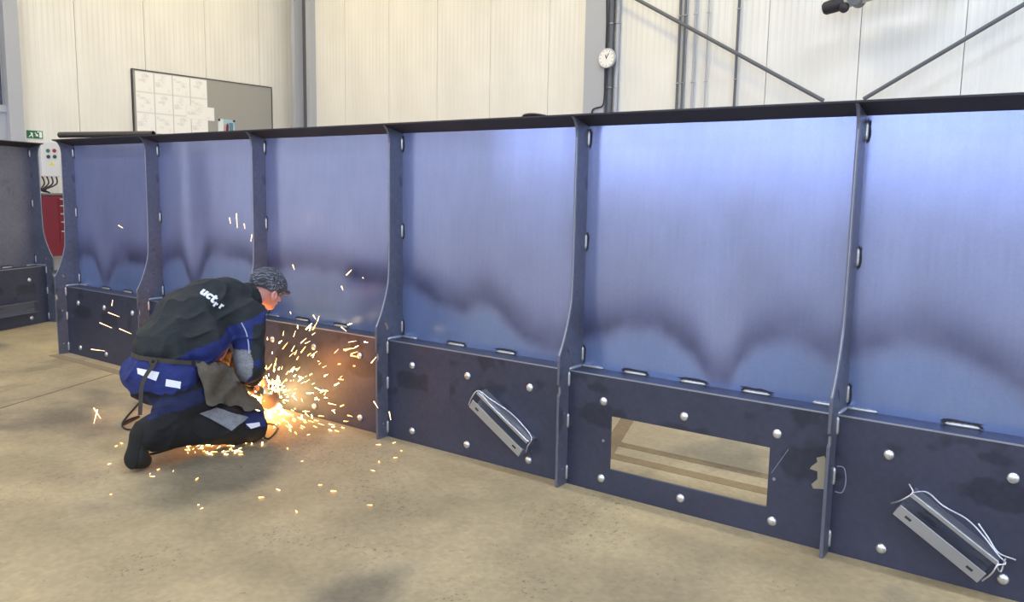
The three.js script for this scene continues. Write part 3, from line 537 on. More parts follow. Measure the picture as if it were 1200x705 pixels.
const clothTex = dataTex(256, (u, v) => { const a = 205 + 80 * (vnoise(u * 128, v * 128, 128, 91) - 0.5) + 40 * (fbm(u * 8, v * 8, 8, 3, 92) - 0.5); return [a, a, a]; }, true); clothTex.repeat.set(5, 5);
const capTex = dataTex(256, (u, v) => { const a = vnoise(u * 20, v * 110, 110, 95), b = vnoise(u * 90, v * 30, 30, 96), k = 40 + 70 * a * b * 2 + (vnoise(u * 60, v * 90, 30, 97) > 0.8 ? 45 : 0); return [k, k * 1.03, k * 1.12]; }, true); capTex.repeat.set(3, 3);
M.skin = std({ color: new THREE.Color().setRGB(0.62, 0.30, 0.25), roughness: 0.55 });
M.jacket = std({ map: clothTex, vertexColors: true, roughness: 0.85 });
M.trousers = std({ map: clothTex, vertexColors: true, roughness: 0.88 });
M.cap = std({ map: capTex, roughness: 0.95 });
M.boot = std({ color: 0x1c1b19, roughness: 0.6 });
M.sole = std({ color: 0x15140f, roughness: 0.9 });
M.leather = std({ map: clothTex, color: new THREE.Color().setRGB(0.145, 0.12, 0.085), roughness: 0.75 });
M.strap = std({ color: 0x3d372d, roughness: 0.8 });
M.greyCloth = std({ map: clothTex, color: 0x9a9da2, roughness: 0.8 });
M.blueCloth = std({ map: clothTex, color: 0x22336f, roughness: 0.85 });
M.white = std({ color: 0xdfe2e6, roughness: 0.7 });
M.piping = std({ color: 0xaeb6c8, roughness: 0.5 });

const worker = thing('person', 'kneeling worker in black and blue workwear and leather apron bent over towards steel wall', 'person', [MX, 0, 1.0]);
const W0 = worker.position.clone();
const wp = (name, geo, mat, parent = worker) => { const g = (Array.isArray(geo) ? join(geo) : geo); if (parent === worker) g.translate(-W0.x, -W0.y, -W0.z); else g.translate(-W0.x, -W0.y, -W0.z); return mesh(name, g, mat, parent); };
{
  const gb = surfaceNets(bodyField, [-3.36, 0.0, 0.3], [-2.55, 0.98, 1.45], 0.014);
  const gh = surfaceNets(headField, [MX - 0.13, 0.68, 0.22], [MX + 0.13, 0.99, 0.62], 0.004);
  const g1 = surfaceNets(handR, [-3.06, 0.15, 0.38], [-2.82, 0.4, 0.66], 0.0035), g2 = surfaceNets(handL, [-3.22, 0.14, 0.26], [-2.96, 0.38, 0.52], 0.0035);
  wp('body', mergeGeometries([gb, gh, g1, g2]), M.skin);
  const dark = [0.022, 0.029, 0.034], blue = [0.018, 0.035, 0.21], grey = [0.33, 0.34, 0.36];
  const gj = surfaceNets(jacketCut, [-3.4, 0.27, 0.36], [-2.5, 1.0, 1.4], 0.008, (x, y, z, nx, ny, nz) => {
    const ax = Math.abs(x - MX), sleeve = Math.min(cap(x, y, z, SLV[0]), cap(x, y, z, SLV[1]), cap(x, y, z, SLV2[0]), cap(x, y, z, SLV2[1]));
    const s = x > MX ? 0 : 1, t = SLV[s], ty = clamp((t[1] - y) / (t[1] - t[4]), 0, 1.4);
    if (ax > 0.115 && y < 0.70 && z < 0.83 && sleeve < 0.02) { // sleeve: dark front, blue back, grey elbow
      const zc = mix(t[2], t[5], clamp(ty, 0, 1)), wrist = Math.hypot(x - J.wrR[0], y - J.wrR[1], z - J.wrR[2]);
      if (z - zc < 0.042) return dark;
      return y < 0.555 ? (wrist < 0.1 ? dark : grey) : blue;
    }
    // back panel dark, side panels blue below a slanting seam, blue hem
    const w = (y - 0.525) - 0.2 * (z - 1.06);
    if (w < -0.005 && z > 0.8) return blue;
    const seam = y - (0.72 - 0.42 * (z - 0.74)); // side seam falls towards the waist
    if (ax > 0.06 && seam < 0 && z > 0.6) return blue;
    if (x < MX - 0.1 && z > 0.8 && ny < 0.55) return blue;
    return dark;
  });
  const jacket = wp('jacket', gj, M.jacket);
  const black = [0.011, 0.0115, 0.012], navy = [0.012, 0.02, 0.085];
  wp('trousers', surfaceNets(trouserField, [-3.4, 0.0, 0.52], [-2.5, 0.54, 1.46], 0.009, (x, y, z) => (y > 0.285 + 0.12 * (1.2 - z) && z > 0.86 && y < 0.36 + 0.15 * (1.2 - z) && x > MX ? navy : black)), M.trousers);
  for (const s of [1, -1]) {
    const b = wp('boot', surfaceNets((x, y, z) => bootField(x, y, z, s), s > 0 ? [-2.86, 0, 1.16] : [-3.22, -0.01, 0.44], s > 0 ? [-2.66, 0.3, 1.48] : [-3.04, 0.23, 0.82], 0.006), M.boot);
    wp('sole', s > 0 ? surfaceNets((x, y, z) => Math.max(bootField(x, y, z, 1) - 0.007, -((z - 1.385) * 0.97 + (y - 0.12) * 0.25)), [-2.86, -0.01, 1.3], [-2.66, 0.3, 1.48], 0.006) : rbox(0.09, 0.016, 0.29, 0.007).translate(-3.13, 0.009, 0.63), M.sole, b);
  }
  // cap: knitted cloth shell over the crown with a short brim
  const capField = (x, y, z) => {
    const dx = x - J.head[0], dy = y - J.head[1], dz = z - J.head[2], a = dy * HA.y + dz * HA.z, f = dy * HF.y + dz * HF.z;
    let d = ell(dx, a, f, [0, 0.036, -0.006, 0.096, 0.1, 0.122]);
    d = Math.max(d, -(a + 0.018 + 0.10 * f));
    d = smin(d, ell(dx, a, f, [0, 0.022, 0.105, 0.072, 0.02, 0.04]), 0.012);
    return d + fold(x, y, z, 30, 0.004);
  };
  const cp = wp('cap', surfaceNets(capField, [MX - 0.13, 0.74, 0.18], [MX + 0.13, 1.03, 0.58], 0.005), M.cap);
  wp('cap_button', new THREE.SphereGeometry(0.008, 10, 8).translate(...hp(0.134, -0.004)), M.cap, cp);
  // patches and apron laid on the clothes
  const sheetOn = (poly, n, m, off, thick, field = clothed, wob = 0) => { // poly: four edges corners [tl, tr, br, bl] in the picture, followed onto the cloth below
    const [a, b, c, d] = poly, P = [], N = [];
    let last = null;
    for (let j = 0; j <= m; j++) for (let i = 0; i <= n; i++) {
      const u = i / n, v = j / m, x = mix(mix(a[0], b[0], u), mix(d[0], c[0], u), v) + wob * Math.sin(v * 8 + 0.6) * (u - 0.4) * 1.6, y = mix(mix(a[1], b[1], u), mix(d[1], c[1], u), v) + wob * (Math.sin(u * 9 + 1) * (v - 0.3) + 0.8 * Math.sin(u * 21));
      let p = hit(x, y, field); if (!p) p = last ? last.clone().add(V(0.004, -0.002, -0.006)) : onX(x, y, -2.72); last = p;
      const nn = gradient(field, p); P.push(p.addScaledVector(nn, off)); N.push(nn);
    }
    for (let it = 0; it < 2; it++) { const Q = P.map((p) => p.clone()); for (let j = 0; j <= m; j++) for (let i = 0; i <= n; i++) { let cnt = 0; const s = V(0, 0, 0); for (const [k, l] of [[i - 1, j], [i + 1, j], [i, j - 1], [i, j + 1]]) if (k >= 0 && k <= n && l >= 0 && l <= m) { s.add(Q[l * (n + 1) + k]); cnt++; } if (i > 0 && i < n && j > 0 && j < m) P[j * (n + 1) + i].lerp(s.multiplyScalar(1 / cnt), 0.5); } }
    const pos = [], idx = [], w = n + 1, T = P.length;
    P.forEach((p) => pos.push(p.x, p.y, p.z)); P.forEach((p, k) => pos.push(p.x - N[k].x * thick, p.y - N[k].y * thick, p.z - N[k].z * thick));
    const q = (A, B, C, D) => idx.push(A, B, C, A, C, D);
    for (let j = 0; j < m; j++) for (let i = 0; i < n; i++) { const A = j * w + i, B = A + 1, C = B + w, D = A + w; q(A, D, C, B); q(T + A, T + B, T + C, T + D); }
    for (let i = 0; i < n; i++) { q(i, i + 1, T + i + 1, T + i); const A = m * w + i; q(A + 1, A, T + A, T + A + 1); }
    for (let j = 0; j < m; j++) { const A = j * w; q(A + w, A, T + A, T + A + w); const B = j * w + n; q(B, B + w, T + B + w, T + B); }
    const g = new THREE.BufferGeometry(); g.setAttribute('position', new THREE.Float32BufferAttribute(pos, 3)); g.setIndex(idx);
    const uv = new Float32Array(pos.length / 3 * 2); for (let k = 0; k < T * 2; k++) { uv[k * 2] = pos[k * 3 + 2]; uv[k * 2 + 1] = pos[k * 3 + 1]; } g.setAttribute('uv', new THREE.BufferAttribute(uv, 2));
    return toCreasedNormals(g, 1.0);
  };
  const apronField = (x, y, z) => smin(clothed(x, y, z), cap(x, y, z, [-2.80, 0.44, 0.94, -2.755, 0.15, 0.70, 0.12, 0.075]), 0.02) + fold(x, y, z, 15, 0.022) - 0.002 - 0.026 * Math.pow(ridge(x, y * 0.6 + z * 0.5, z, 10), 3);
  // waist strap
  const ringPts = []; const N0 = V(0, 1, -0.2).normalize(), C0 = V(MX, 0.522, 1.06), E1 = V(1, 0, 0), E2 = V(0, 0.2, 1).normalize();
  for (let k = 0; k < 40; k++) { const a = k / 40 * Math.PI * 2, d = E1.clone().multiplyScalar(Math.cos(a)).addScaledVector(E2, Math.sin(a)); let r = 0.05; while (r < 0.3 && jacketCut(C0.x + d.x * r, C0.y + d.y * r, C0.z + d.z * r) < 0) r += 0.003; ringPts.push(C0.clone().addScaledVector(d, r + 0.003)); }
  const apron = wp('apron', sheetOn([[230, 425], [268, 429], [309, 482], [243, 472]], 34, 26, 0.014, 0.006, apronField, 2.2), M.leather);
  const strapBand = (pts, closed, w, t) => { const c = new THREE.CatmullRomCurve3(pts, closed), n = pts.length * 2, pos = [], idx = []; for (let k = 0; k <= n; k++) { const p = c.getPoint(k / n), T = c.getTangent(k / n), out = closed ? p.clone().sub(C0).normalize() : V(0.84, 0, 0.54), up = new THREE.Vector3().crossVectors(out, T).normalize(), o2 = new THREE.Vector3().crossVectors(T, up).normalize(); for (const [s, o] of [[-1, 0], [1, 0], [1, 1], [-1, 1]]) { const v = p.clone().addScaledVector(up, s * w / 2).addScaledVector(o2, o * t); pos.push(v.x, v.y, v.z); } } for (let k = 0; k < n; k++) for (let s = 0; s < 4; s++) { const a = k * 4 + s, b = k * 4 + (s + 1) % 4; idx.push(a, b, b + 4, a, b + 4, a + 4); } const g = new THREE.BufferGeometry(); g.setAttribute('position', new THREE.Float32BufferAttribute(pos, 3)); g.setIndex(idx); return toCreasedNormals(g, 0.6); };
  wp('waist_strap', strapBand(ringPts, true, 0.024, 0.006), M.strap, apron);
  const knot = hit(181, 425, jacketCut) || V(-2.85, 0.53, 1.23);
  const kn = gradient(jacketCut, knot);
  wp('knot', new THREE.TorusGeometry(0.016, 0.007, 8, 14).applyQuaternion(new THREE.Quaternion().setFromUnitVectors(V(0, 0, 1), kn)).translate(knot.x + kn.x * 0.012, knot.y + kn.y * 0.012, knot.z + kn.z * 0.012), M.strap, apron);
  const sp = [[181, 426], [172, 438], [166, 452], [165, 470], [164, 486]].map(([x, y], i) => { const p = onX(x, y, knot.x + 0.03 + i * 0.008); return p; });
  wp('hanging_strap', strapBand(sp, false, 0.02, 0.005), M.strap, apron);
  for (const [x, y] of [[229, 431], [255, 470]]) { const p = hit(x, y, clothed); if (p) wp('rivet', new THREE.SphereGeometry(0.007, 10, 8).translate(p.x, p.y, p.z).translate(...gradient(clothed, p).multiplyScalar(0.02).toArray()), M.bolt, apron); }
  wp('knee_patch', sheetOn([[233, 484], [253, 477], [290, 489], [271, 505]], 12, 8, 0.010, 0.005, trouserField), M.greyCloth);
  wp('knee_panel', sheetOn([[284, 484], [308, 482], [311, 500], [288, 502]], 10, 8, 0.007, 0.004, trouserField), M.blueCloth);
  wp('knee_label', sheetOn([[287, 496.5], [303, 495], [304, 499], [293, 502]], 6, 4, 0.010, 0.002, trouserField), M.white);
  for (const q of [[[161, 431], [187, 436], [183, 446], [162, 438]], [[195, 444], [212, 447], [211, 455], [194, 452]]]) wp('hem_label', sheetOn(q, 6, 4, 0.005, 0.002, jacketCut), M.white, jacket);
  // light piping along the sleeve seam
  const pip = [[283, 378], [288, 388], [291, 400], [292, 414]].map(([x, y]) => hit(x, y, jacketCut)).filter(Boolean);
  if (pip.length > 2) wp('piping', tube(pip.map((p) => p.addScaledVector(gradient(jacketCut, p), 0.002)), 0.0035, 24, 6), M.piping, jacket);
  // lettering across the shoulders
  const font = await new FontLoader().loadAsync('fonts/droid/droid_sans_bold.typeface.json');
  for (const [ch, px, py, size] of [['u', 239, 343.5, 0.047], ['c', 245, 347.5, 0.047], ['t', 250.5, 350.5, 0.05], ['r', 252, 357, 0.032], ['r', 259, 359, 0.032]]) {
    const p = hit(px, py, jacketCut); if (!p) continue;
    const n = gradient(jacketCut, p, 0.03), right = RT.clone().multiplyScalar(0.86).addScaledVector(UPV, -0.5).addScaledVector(n, 0); right.addScaledVector(n, -right.dot(n)).normalize();
    const g = new TextGeometry(ch, { font, size, depth: 0.004, curveSegments: 5, bevelEnabled: true, bevelSize: 0.0022, bevelThickness: 0.001, bevelSegments: 1 }); g.center();
    g.applyMatrix4(new THREE.Matrix4().makeBasis(right, new THREE.Vector3().crossVectors(n, right), n)); g.translate(p.x + n.x * 0.006, p.y + n.y * 0.006, p.z + n.z * 0.006);
    wp('back_lettering', g, M.white, jacket);
  }
}
// angle grinder in his hands, with its cable on the floor
{
  const g = thing('angle_grinder', 'angle grinder held by the kneeling worker, throwing sparks', 'grinder', [GRB.x, 0, GRB.z]);
  const O = V(GRB.x, 0, GRB.z), put = (name, geo, mat, par = g) => mesh(name, (Array.isArray(geo) ? join(geo) : geo).translate(-O.x, -O.y, -O.z), mat, par);
  M.tool = std({ color: 0x1f3b3a, roughness: 0.5 }); M.black = std({ color: 0x121212, roughness: 0.6 });
  const along = (t) => GRA.clone().lerp(GRB, t), Q = new THREE.Quaternion().setFromUnitVectors(V(0, 1, 0), grDir);
  put('housing', new THREE.LatheGeometry([[0, -0.01], [0.028, -0.005], [0.032, 0.03], [0.026, 0.08], [0.026, 0.17], [0.033, 0.2], [0.034, 0.25], [0, 0.255]].map((a) => new THREE.Vector2(...a)), 18).applyQuaternion(Q).translate(GRA.x, GRA.y, GRA.z), M.tool);
  put('gear_head', rbox(0.062, 0.075, 0.06, 0.018).applyQuaternion(Q).translate(...along(0.9).toArray()), M.zinc);
  const dc = along(0.98).add(V(-0.005, -0.045, -0.03)), dn = V(0.25, 0.5, 0.83).normalize(), QD = new THREE.Quaternion().setFromUnitVectors(V(0, 1, 0), dn);
  put('cutting_disc', new THREE.CylinderGeometry(0.0625, 0.0625, 0.004, 32).applyQuaternion(QD).translate(dc.x, dc.y, dc.z), M.disc);
  put('guard', new THREE.CylinderGeometry(0.068, 0.068, 0.02, 24, 1, true, 0, Math.PI).applyQuaternion(QD).translate(dc.x + dn.x * 0.006, dc.y + dn.y * 0.006, dc.z + dn.z * 0.006), M.zinc);
  put('side_handle', rod(along(0.88).add(V(-0.03, 0, 0)), along(0.88).add(V(-0.15, 0.01, 0.01)), 0.015, 12), M.black);
  const fl = (px, py) => onY(px, py, 0.006);
  put('cable', tube([GRA.clone(), V(-2.9, 0.3, 0.66), V(-2.93, 0.2, 0.64), V(-2.94, 0.08, 0.5), fl(312, 514), fl(321, 508), fl(323, 498), fl(312, 496), V(-2.95, 0.006, 0.62), V(-2.95, 0.006, 1.0), V(-2.96, 0.006, 1.24), fl(166, 503), fl(150, 503), fl(143, 498), fl(150, 492), fl(164, 487), V(-3.6, 0.006, 1.0), V(-4.2, 0.006, 0.5)], 0.0055, 160, 6), M.black);
}

// sparks: glowing slivers thrown from the disc
const SRC = onZ(316, 463, 0.2);
{
  const pieces = [[], [], []];
  const add = (p, dir, len, r, k) => { const g = new THREE.CylinderGeometry(r * 0.35, r, len, 5, 1); g.applyQuaternion(new THREE.Quaternion().setFromUnitVectors(V(0, 1, 0), dir)); g.translate(p.x, p.y, p.z); pieces[k].push(g); };
  const put = (n, spread, far) => { for (let i = 0; i < n; i++) { const d = V(rr(-0.25, 1), rr(-0.5, 0.62), rr(-0.05, 0.85)).normalize(), L = far * Math.pow(rnd(), spread), p = SRC.clone().addScaledVector(d, L); p.y -= 0.25 * L * L; if (p.y < 0.012) { p.y = 0.006; d.y = 0; d.normalize(); } if (p.z < 0.14) { p.z = 0.14; d.z = Math.abs(d.z) * 0.2; d.normalize(); } const w = rnd(); if (rnd() < 0.12) d.set(rr(-1, 1), rr(-1, 1), rr(-0.3, 0.3)).normalize(); add(p, d, rr(0.014, 0.06), rr(0.0018, 0.0042), L < 0.16 ? 0 : w < 0.55 ? 1 : w < 0.85 ? 0 : 2); } };
  put(520, 1.6, 0.26); put(230, 0.9, 0.66); put(60, 0.9, 0.95);
  for (let i = 0; i < 62; i++) { const t = rnd(), p = onZ(mix(325, 445, t * t * 0.7 + 0.3 * rnd()), rr(378, 496), rr(0.16, 0.34)); if (p.y < 0.02) continue; const d = p.clone().sub(SRC).normalize(); d.add(V(rr(-0.4, 0.4), rr(-0.5, 0.3), rr(-0.3, 0.3))).normalize(); add(p, d, rr(0.02, 0.075), rr(0.0018, 0.0038), i % 3); }
  for (let i = 0; i < 46; i++) { const p = onY(rr(215, 285), rr(518, 533), 0.006); add(p, V(rr(-1, 1), 0, rr(-1, 1)).normalize(), rr(0.01, 0.045), rr(0.0016, 0.0034), i % 3); }
  for (let i = 0; i < 34; i++) { const p = onY(rr(120, 480), rr(500, 600), 0.006); add(p, V(rr(-1, 1), 0.05, rr(-1, 1)).normalize(), rr(0.008, 0.03), rr(0.0015, 0.003), 1 + (i % 2)); }
  // strays in front of the first bays and round the worker, placed over the floor they fall to
  for (const [x0, y0, x1, y1] of [[117, 378, 131, 384], [127, 366, 140, 371], [140, 385, 154, 391], [107, 409, 123, 411], [131, 358, 132, 351], [139, 264, 144, 267], [269, 255, 270, 262], [277, 250, 278, 267], [286, 262, 287, 268], [295, 275, 294, 283], [343, 310, 345, 316], [400, 335, 402, 340], [406, 322, 412, 316], [110, 478, 118, 490], [114, 480, 110, 496], [425, 325, 426, 326], [340, 365, 341, 368], [367, 369, 370, 374], [372, 376, 374, 370], [400, 383, 406, 388], [435, 425, 441, 418], [438, 470, 443, 478], [456, 482, 458, 492]]) {
    const a = onZ(x0, y0, 0.3), b = onZ(x1, y1, 0.3); if (a.y < 0.01) { a.copy(onY(x0, y0, 0.01)); b.copy(onY(x1, y1, 0.012)); } const d = b.clone().sub(a), L = d.length(); add(a.clone().addScaledVector(d, 0.5), d.normalize(), L, 0.0032, 2);
  }
  const glow = [[[1, 0.62, 0.22], 26], [[1, 0.5, 0.12], 9], [[1, 0.66, 0.34], 4.5]];
  const sparks = new THREE.Group(); sparks.name = 'spark_shower'; scene.add(sparks);
  tag(sparks, 'orange glowing sparks flying from the grinder at the wall foot', 'sparks', null, 'stuff');
  pieces.forEach((list, k) => { const m = mesh('spark_streaks', list, std({ color: 0x000000, emissive: new THREE.Color().setRGB(...glow[k][0]), emissiveIntensity: glow[k][1], roughness: 1 }), sparks); m.castShadow = false; m.userData.kind = 'stuff'; });
  const pl = new THREE.PointLight(new THREE.Color().setRGB(1, 0.31, 0.05), 3.0); pl.position.copy(SRC).add(V(0.14, 0.13, 0.29)); pl.castShadow = true; pl.shadow.radius = 5; scene.add(pl);
}

// ------------------------------------------------------------------ along the end wall
const wx = HX0 + 0.005;
M.frameDark = std({ color: 0x55514c, metalness: 0.4, roughness: 0.5 });
{ // notice board
  const a = onX(153, 85, HX0), b = onX(317, 98, HX0), y1 = (a.y + b.y) / 2 + 0.0, y0 = y1 - 1.25, z0 = b.z, z1 = a.z, w = z1 - z0;
  const o = thing('notice_board', 'grey notice board with dark frame, half covered with drawings', 'notice board', [HX0, y0, (z0 + z1) / 2]);
  mesh('board', rbox(0.03, 1.25, w, 0.004, 0.017, 0.625, 0), std({ color: 0x9c9c98, roughness: 0.45 }), o);
  mesh('frame', [boxm(0, 0.045, 0, 0.014, -w / 2, w / 2), boxm(0, 0.045, 1.236, 1.25, -w / 2, w / 2), boxm(0, 0.045, 0.02, 1.23, -w / 2, -w / 2 + 0.014), boxm(0, 0.045, 0.02, 1.23, w / 2 - 0.014, w / 2)], M.frameDark, o);
  // drawings: pale sheets with faint plan lines
  const plan = [11, 12, 13].map((sd) => canvasTex(256, 160, (c, W, H) => {
    let s = sd * 7919; const q = () => { s = (s * 1103515245 + 12345) & 0x7fffffff; return s / 0x7fffffff; };
    c.fillStyle = '#eeeeec'; c.fillRect(0, 0, W, H); c.strokeStyle = '#c6c8cc'; c.lineWidth = 1.5; c.strokeRect(5, 5, W - 10, H - 10);
    for (let k = 0; k < 5; k++) { const x = 14 + q() * 150, y = 14 + q() * 100, w2 = 30 + q() * 70, h2 = 8 + q() * 26; c.strokeRect(x, y, w2, h2); c.beginPath(); for (let t = 0; t < 4; t++) { c.moveTo(x + q() * w2, y); c.lineTo(x + q() * w2, y + h2); } c.stroke(); }
    c.fillStyle = '#d6d7d9'; for (let k = 0; k < 5; k++) c.fillRect(W - 70, H - 40 + k * 6, 20 + q() * 38, 2);
  }));
  const paperMats = plan.map((t) => std({ map: t, roughness: 0.85 }));
  const paper = (za, zb, ya, yb, k, label) => { const g = rbox(0.002, yb - ya, za - zb, 0.0008).clone(); // uv over the face
    const p = g.attributes.position, uv = g.attributes.uv; for (let i = 0; i < p.count; i++) uv.setXY(i, 0.5 - p.getZ(i) / (za - zb), 0.5 + p.getY(i) / (yb - ya)); const m = mesh('drawing_sheet', g, paperMats[k % 3]); m.position.set(HX0 + 0.034, (ya + yb) / 2, (za + zb) / 2); return tag(m, label, 'drawing', 'drawings on the notice board'); };
  const zs = z1 - 0.05, ze = onX(241, 92, HX0).z, c4 = 4, dz = (zs - ze) / c4, top = y1 - 0.03;
  for (let i = 0; i < c4; i++) for (let j = 0; j < 3; j++) paper(zs - i * dz - 0.004, zs - (i + 1) * dz + 0.004, top - (j + 1) * 0.335 + 0.004, top - j * 0.335, i + j * 2, 'pale drawing sheet in the block of sheets on the grey board');
  const pa = onX(216, 121, HX0), pb = onX(250, 142, HX0); const sm = paper(pa.z, pb.z, pb.y + 0.0, pa.y - 0.03, 1, 'small pale sheet overlapping the edge of the drawings block'); sm.position.x += 0.003; delete sm.userData.group;
  const ca = onX(254, 139, HX0), cb = onX(274, 152, HX0);
  const pic = canvasTex(128, 128, (c, W, H) => { c.fillStyle = '#9fc0cf'; c.fillRect(0, 0, W, H); c.fillStyle = '#d9e2e4'; c.fillRect(0, 0, 40, H); c.fillStyle = '#5c7f92'; c.fillRect(84, 20, 30, 80); c.fillStyle = '#c98a93'; c.beginPath(); c.ellipse(58, 74, 17, 44, 0, 0, 7); c.fill(); c.fillStyle = '#4a2f3d'; c.beginPath(); c.ellipse(70, 60, 10, 36, 0.1, 0, 7); c.fill(); });
  const g = rbox(0.002, 0.36, ca.z - cb.z, 0.0008); { const p = g.attributes.position, uv = g.attributes.uv; for (let i = 0; i < p.count; i++) uv.setXY(i, 0.5 - p.getZ(i) / (ca.z - cb.z), 0.5 + p.getY(i) / 0.36); }
  const pt = mesh('colour_print', g, std({ map: pic, roughness: 0.5 })); pt.position.set(HX0 + 0.034, ca.y - 0.18, (ca.z + cb.z) / 2); tag(pt, 'small colourful print held by two dark magnets on the board', 'print');
  for (const s of [-1, 1]) { const m = mesh('magnet', new THREE.CylinderGeometry(0.02, 0.022, 0.012, 16).rotateZ(Math.PI / 2), M.scorch); m.position.set(HX0 + 0.041, ca.y - 0.02, (ca.z + cb.z) / 2 + s * (ca.z - cb.z - 0.04) / 2); tag(m, 'round dark magnet on a top corner of the colourful print', 'magnet', 'magnets on the print'); }
}
{ // exit sign: running figure and arrow
  const a = onX(31, 153, HX0), b = onX(50, 162, HX0), w = a.z - b.z, h = 0.115;
  const o = thing('exit_sign', 'small green emergency exit sign with arrow and running figure', 'sign', [HX0, (a.y + b.y) / 2 - h / 2, (a.z + b.z) / 2]);
  mesh('plate', rbox(0.012, h, w, 0.003, 0.007, h / 2, 0), std({ color: 0x1d6b46, roughness: 0.5 }), o);
  const s = (pts) => { const g = new THREE.ExtrudeGeometry(new THREE.Shape(pts.map(([x, y]) => new THREE.Vector2(x * w, y * h))), { depth: 0.002, bevelEnabled: false }); return g.rotateY(Math.PI / 2).translate(0.012, 0, 0); };
  const mw = std({ color: 0xe9efe9, roughness: 0.6 });
  mesh('door_symbol', s([[-0.44, 0.12], [-0.27, 0.12], [-0.27, 0.88], [-0.44, 0.88]].map(([x, y]) => [-x * 1, y])), mw, o);
  mesh('arrow_symbol', s([[0.2, 0.25], [0.17, 0.6], [0.12, 0.5], [0.02, 0.8], [-0.02, 0.72], [0.08, 0.42], [-0.02, 0.35]]), mw, o);
  mesh('figure_symbol', [s([[-0.12, 0.62], [-0.2, 0.75], [-0.3, 0.7], [-0.24, 0.5], [-0.33, 0.35], [-0.42, 0.2], [-0.36, 0.14], [-0.27, 0.28], [-0.2, 0.36], [-0.18, 0.12], [-0.12, 0.12], [-0.13, 0.42], [-0.17, 0.55]]), new THREE.CylinderGeometry(0.011, 0.011, 0.002, 14).rotateZ(Math.PI / 2).translate(0.013, 0.83 * h, -0.2 * w)], mw, o);
}
{ // control box with push buttons on a post, cables below
  const X = HX0 + 0.42, a = onX(47, 166, X), b = onX(71.5, 207, X), w = a.z - b.z, y1 = a.y, y0 = b.y, zc = (a.z + b.z) / 2;
  const o = thing('control_box', 'light grey control box with four push buttons and a yellow warning triangle', 'control box', [X, 0, zc]);
  const s = new THREE.Shape(), r = 0.09, W = w / 2; s.moveTo(-W, y0); s.lineTo(W, y0); s.lineTo(W, y1 - r); s.quadraticCurveTo(W, y1, W - r, y1); s.lineTo(-W + r, y1); s.quadraticCurveTo(-W, y1, -W, y1 - r); s.closePath();
  mesh('case', new THREE.ExtrudeGeometry(s, { depth: 0.06, bevelEnabled: true, bevelSize: 0.006, bevelThickness: 0.006, bevelSegments: 2, bevelOffset: -0.006 }).rotateY(Math.PI / 2).translate(-0.066, 0, 0), std({ color: 0xc9ccd2, roughness: 0.5 }), o);
  const btn = (px, py, col) => { const p = onX(px, py, X); const m = mesh('push_button', [new THREE.CylinderGeometry(0.022, 0.022, 0.016, 16).rotateZ(Math.PI / 2), new THREE.CylinderGeometry(0.028, 0.028, 0.006, 16).rotateZ(Math.PI / 2)], std({ color: col, roughness: 0.4 }), o); m.position.set(0.005, p.y, p.z - zc); };
  btn(56, 176.5, 0x3c6b55); btn(63.5, 176.5, 0x9c1f2a); btn(56.6, 183.5, 0x2c3a38); btn(64, 183.5, 0x1f4a38);
  const tp = onX(60.5, 191, X), t = new THREE.Shape(); t.moveTo(-0.04, -0.035); t.lineTo(0.04, -0.035); t.lineTo(0, 0.035); t.closePath();
  const tm = mesh('warning_triangle', new THREE.ExtrudeGeometry(t, { depth: 0.002, bevelEnabled: false }).rotateY(Math.PI / 2), std({ color: 0xd8d24a, roughness: 0.6 }), o); tm.position.set(0.0, tp.y, tp.z - zc);
  mesh('wall_bracket', boxm(-0.41, -0.07, y0 + 0.12, y0 + 0.3, -0.06, 0.06), M.darkGrey, o);
  for (let k = 0; k < 4; k++) mesh('cable', tube([V(-0.06, y0 + 0.02, 0.12 - k * 0.07), V(-0.02, y0 - 0.1, 0.1 - k * 0.06), V(0.0, y0 - 0.2, 0.16 - k * 0.02), V(-0.05, y0 - 0.24, 0.02)], 0.011, 24, 7), M.scorch, o);
}
{ // red tool cabinet on a wheeled stand
  const X = HX0 + 0.62, a = onX(52, 229, X), y1 = a.y, y0 = onX(60, 300, X).y, z0 = a.z + 0.02, z1 = z0 - 0.62, D = 0.48;
  const o = thing('tool_cabinet', 'dark red tool cabinet with drawers standing on a wheeled frame', 'tool cabinet', [X, 0, (z0 + z1) / 2]); const w = z0 - z1;
  M.cabRed = std({ color: 0x6e0f26, roughness: 0.45 });
  mesh('body', rbox(D, y1 - y0, w, 0.012, -D / 2, (y0 + y1) / 2, 0), M.cabRed, o);
  mesh('worktop', rbox(D + 0.02, 0.03, w + 0.02, 0.01, -D / 2, y1 + 0.015, 0), M.darkGrey, o);
  let y = y1 - 0.03; for (const h of [0.1, 0.12, 0.12, 0.14, 0.2]) { const dr = mesh('drawer', rbox(0.012, h - 0.012, w * 0.62, 0.004, 0.006, y - h / 2, -w * 0.15), M.cabRed, o); mesh('handle', rbox(0.02, 0.02, w * 0.56, 0.006, 0.018, y - 0.022, -w * 0.15), M.zinc, dr); y -= h; }
  for (const [dx, dz] of [[-0.05, 1], [-0.05, -1], [-D + 0.05, 1], [-D + 0.05, -1]]) { const l = mesh('leg', boxm(dx - 0.02, dx + 0.02, 0.09, y0 + 0.01, dz * (w / 2 - 0.05) - 0.02, dz * (w / 2 - 0.05) + 0.02), M.darkGrey, o); mesh('caster', new THREE.TorusGeometry(0.032, 0.016, 10, 18).translate(dx, 0.048, dz * (w / 2 - 0.05)), M.scorch, l); }
  mesh('lower_shelf', boxm(-D + 0.03, -0.03, 0.13, 0.15, -w / 2 + 0.04, w / 2 - 0.04), M.darkGrey, o);
}
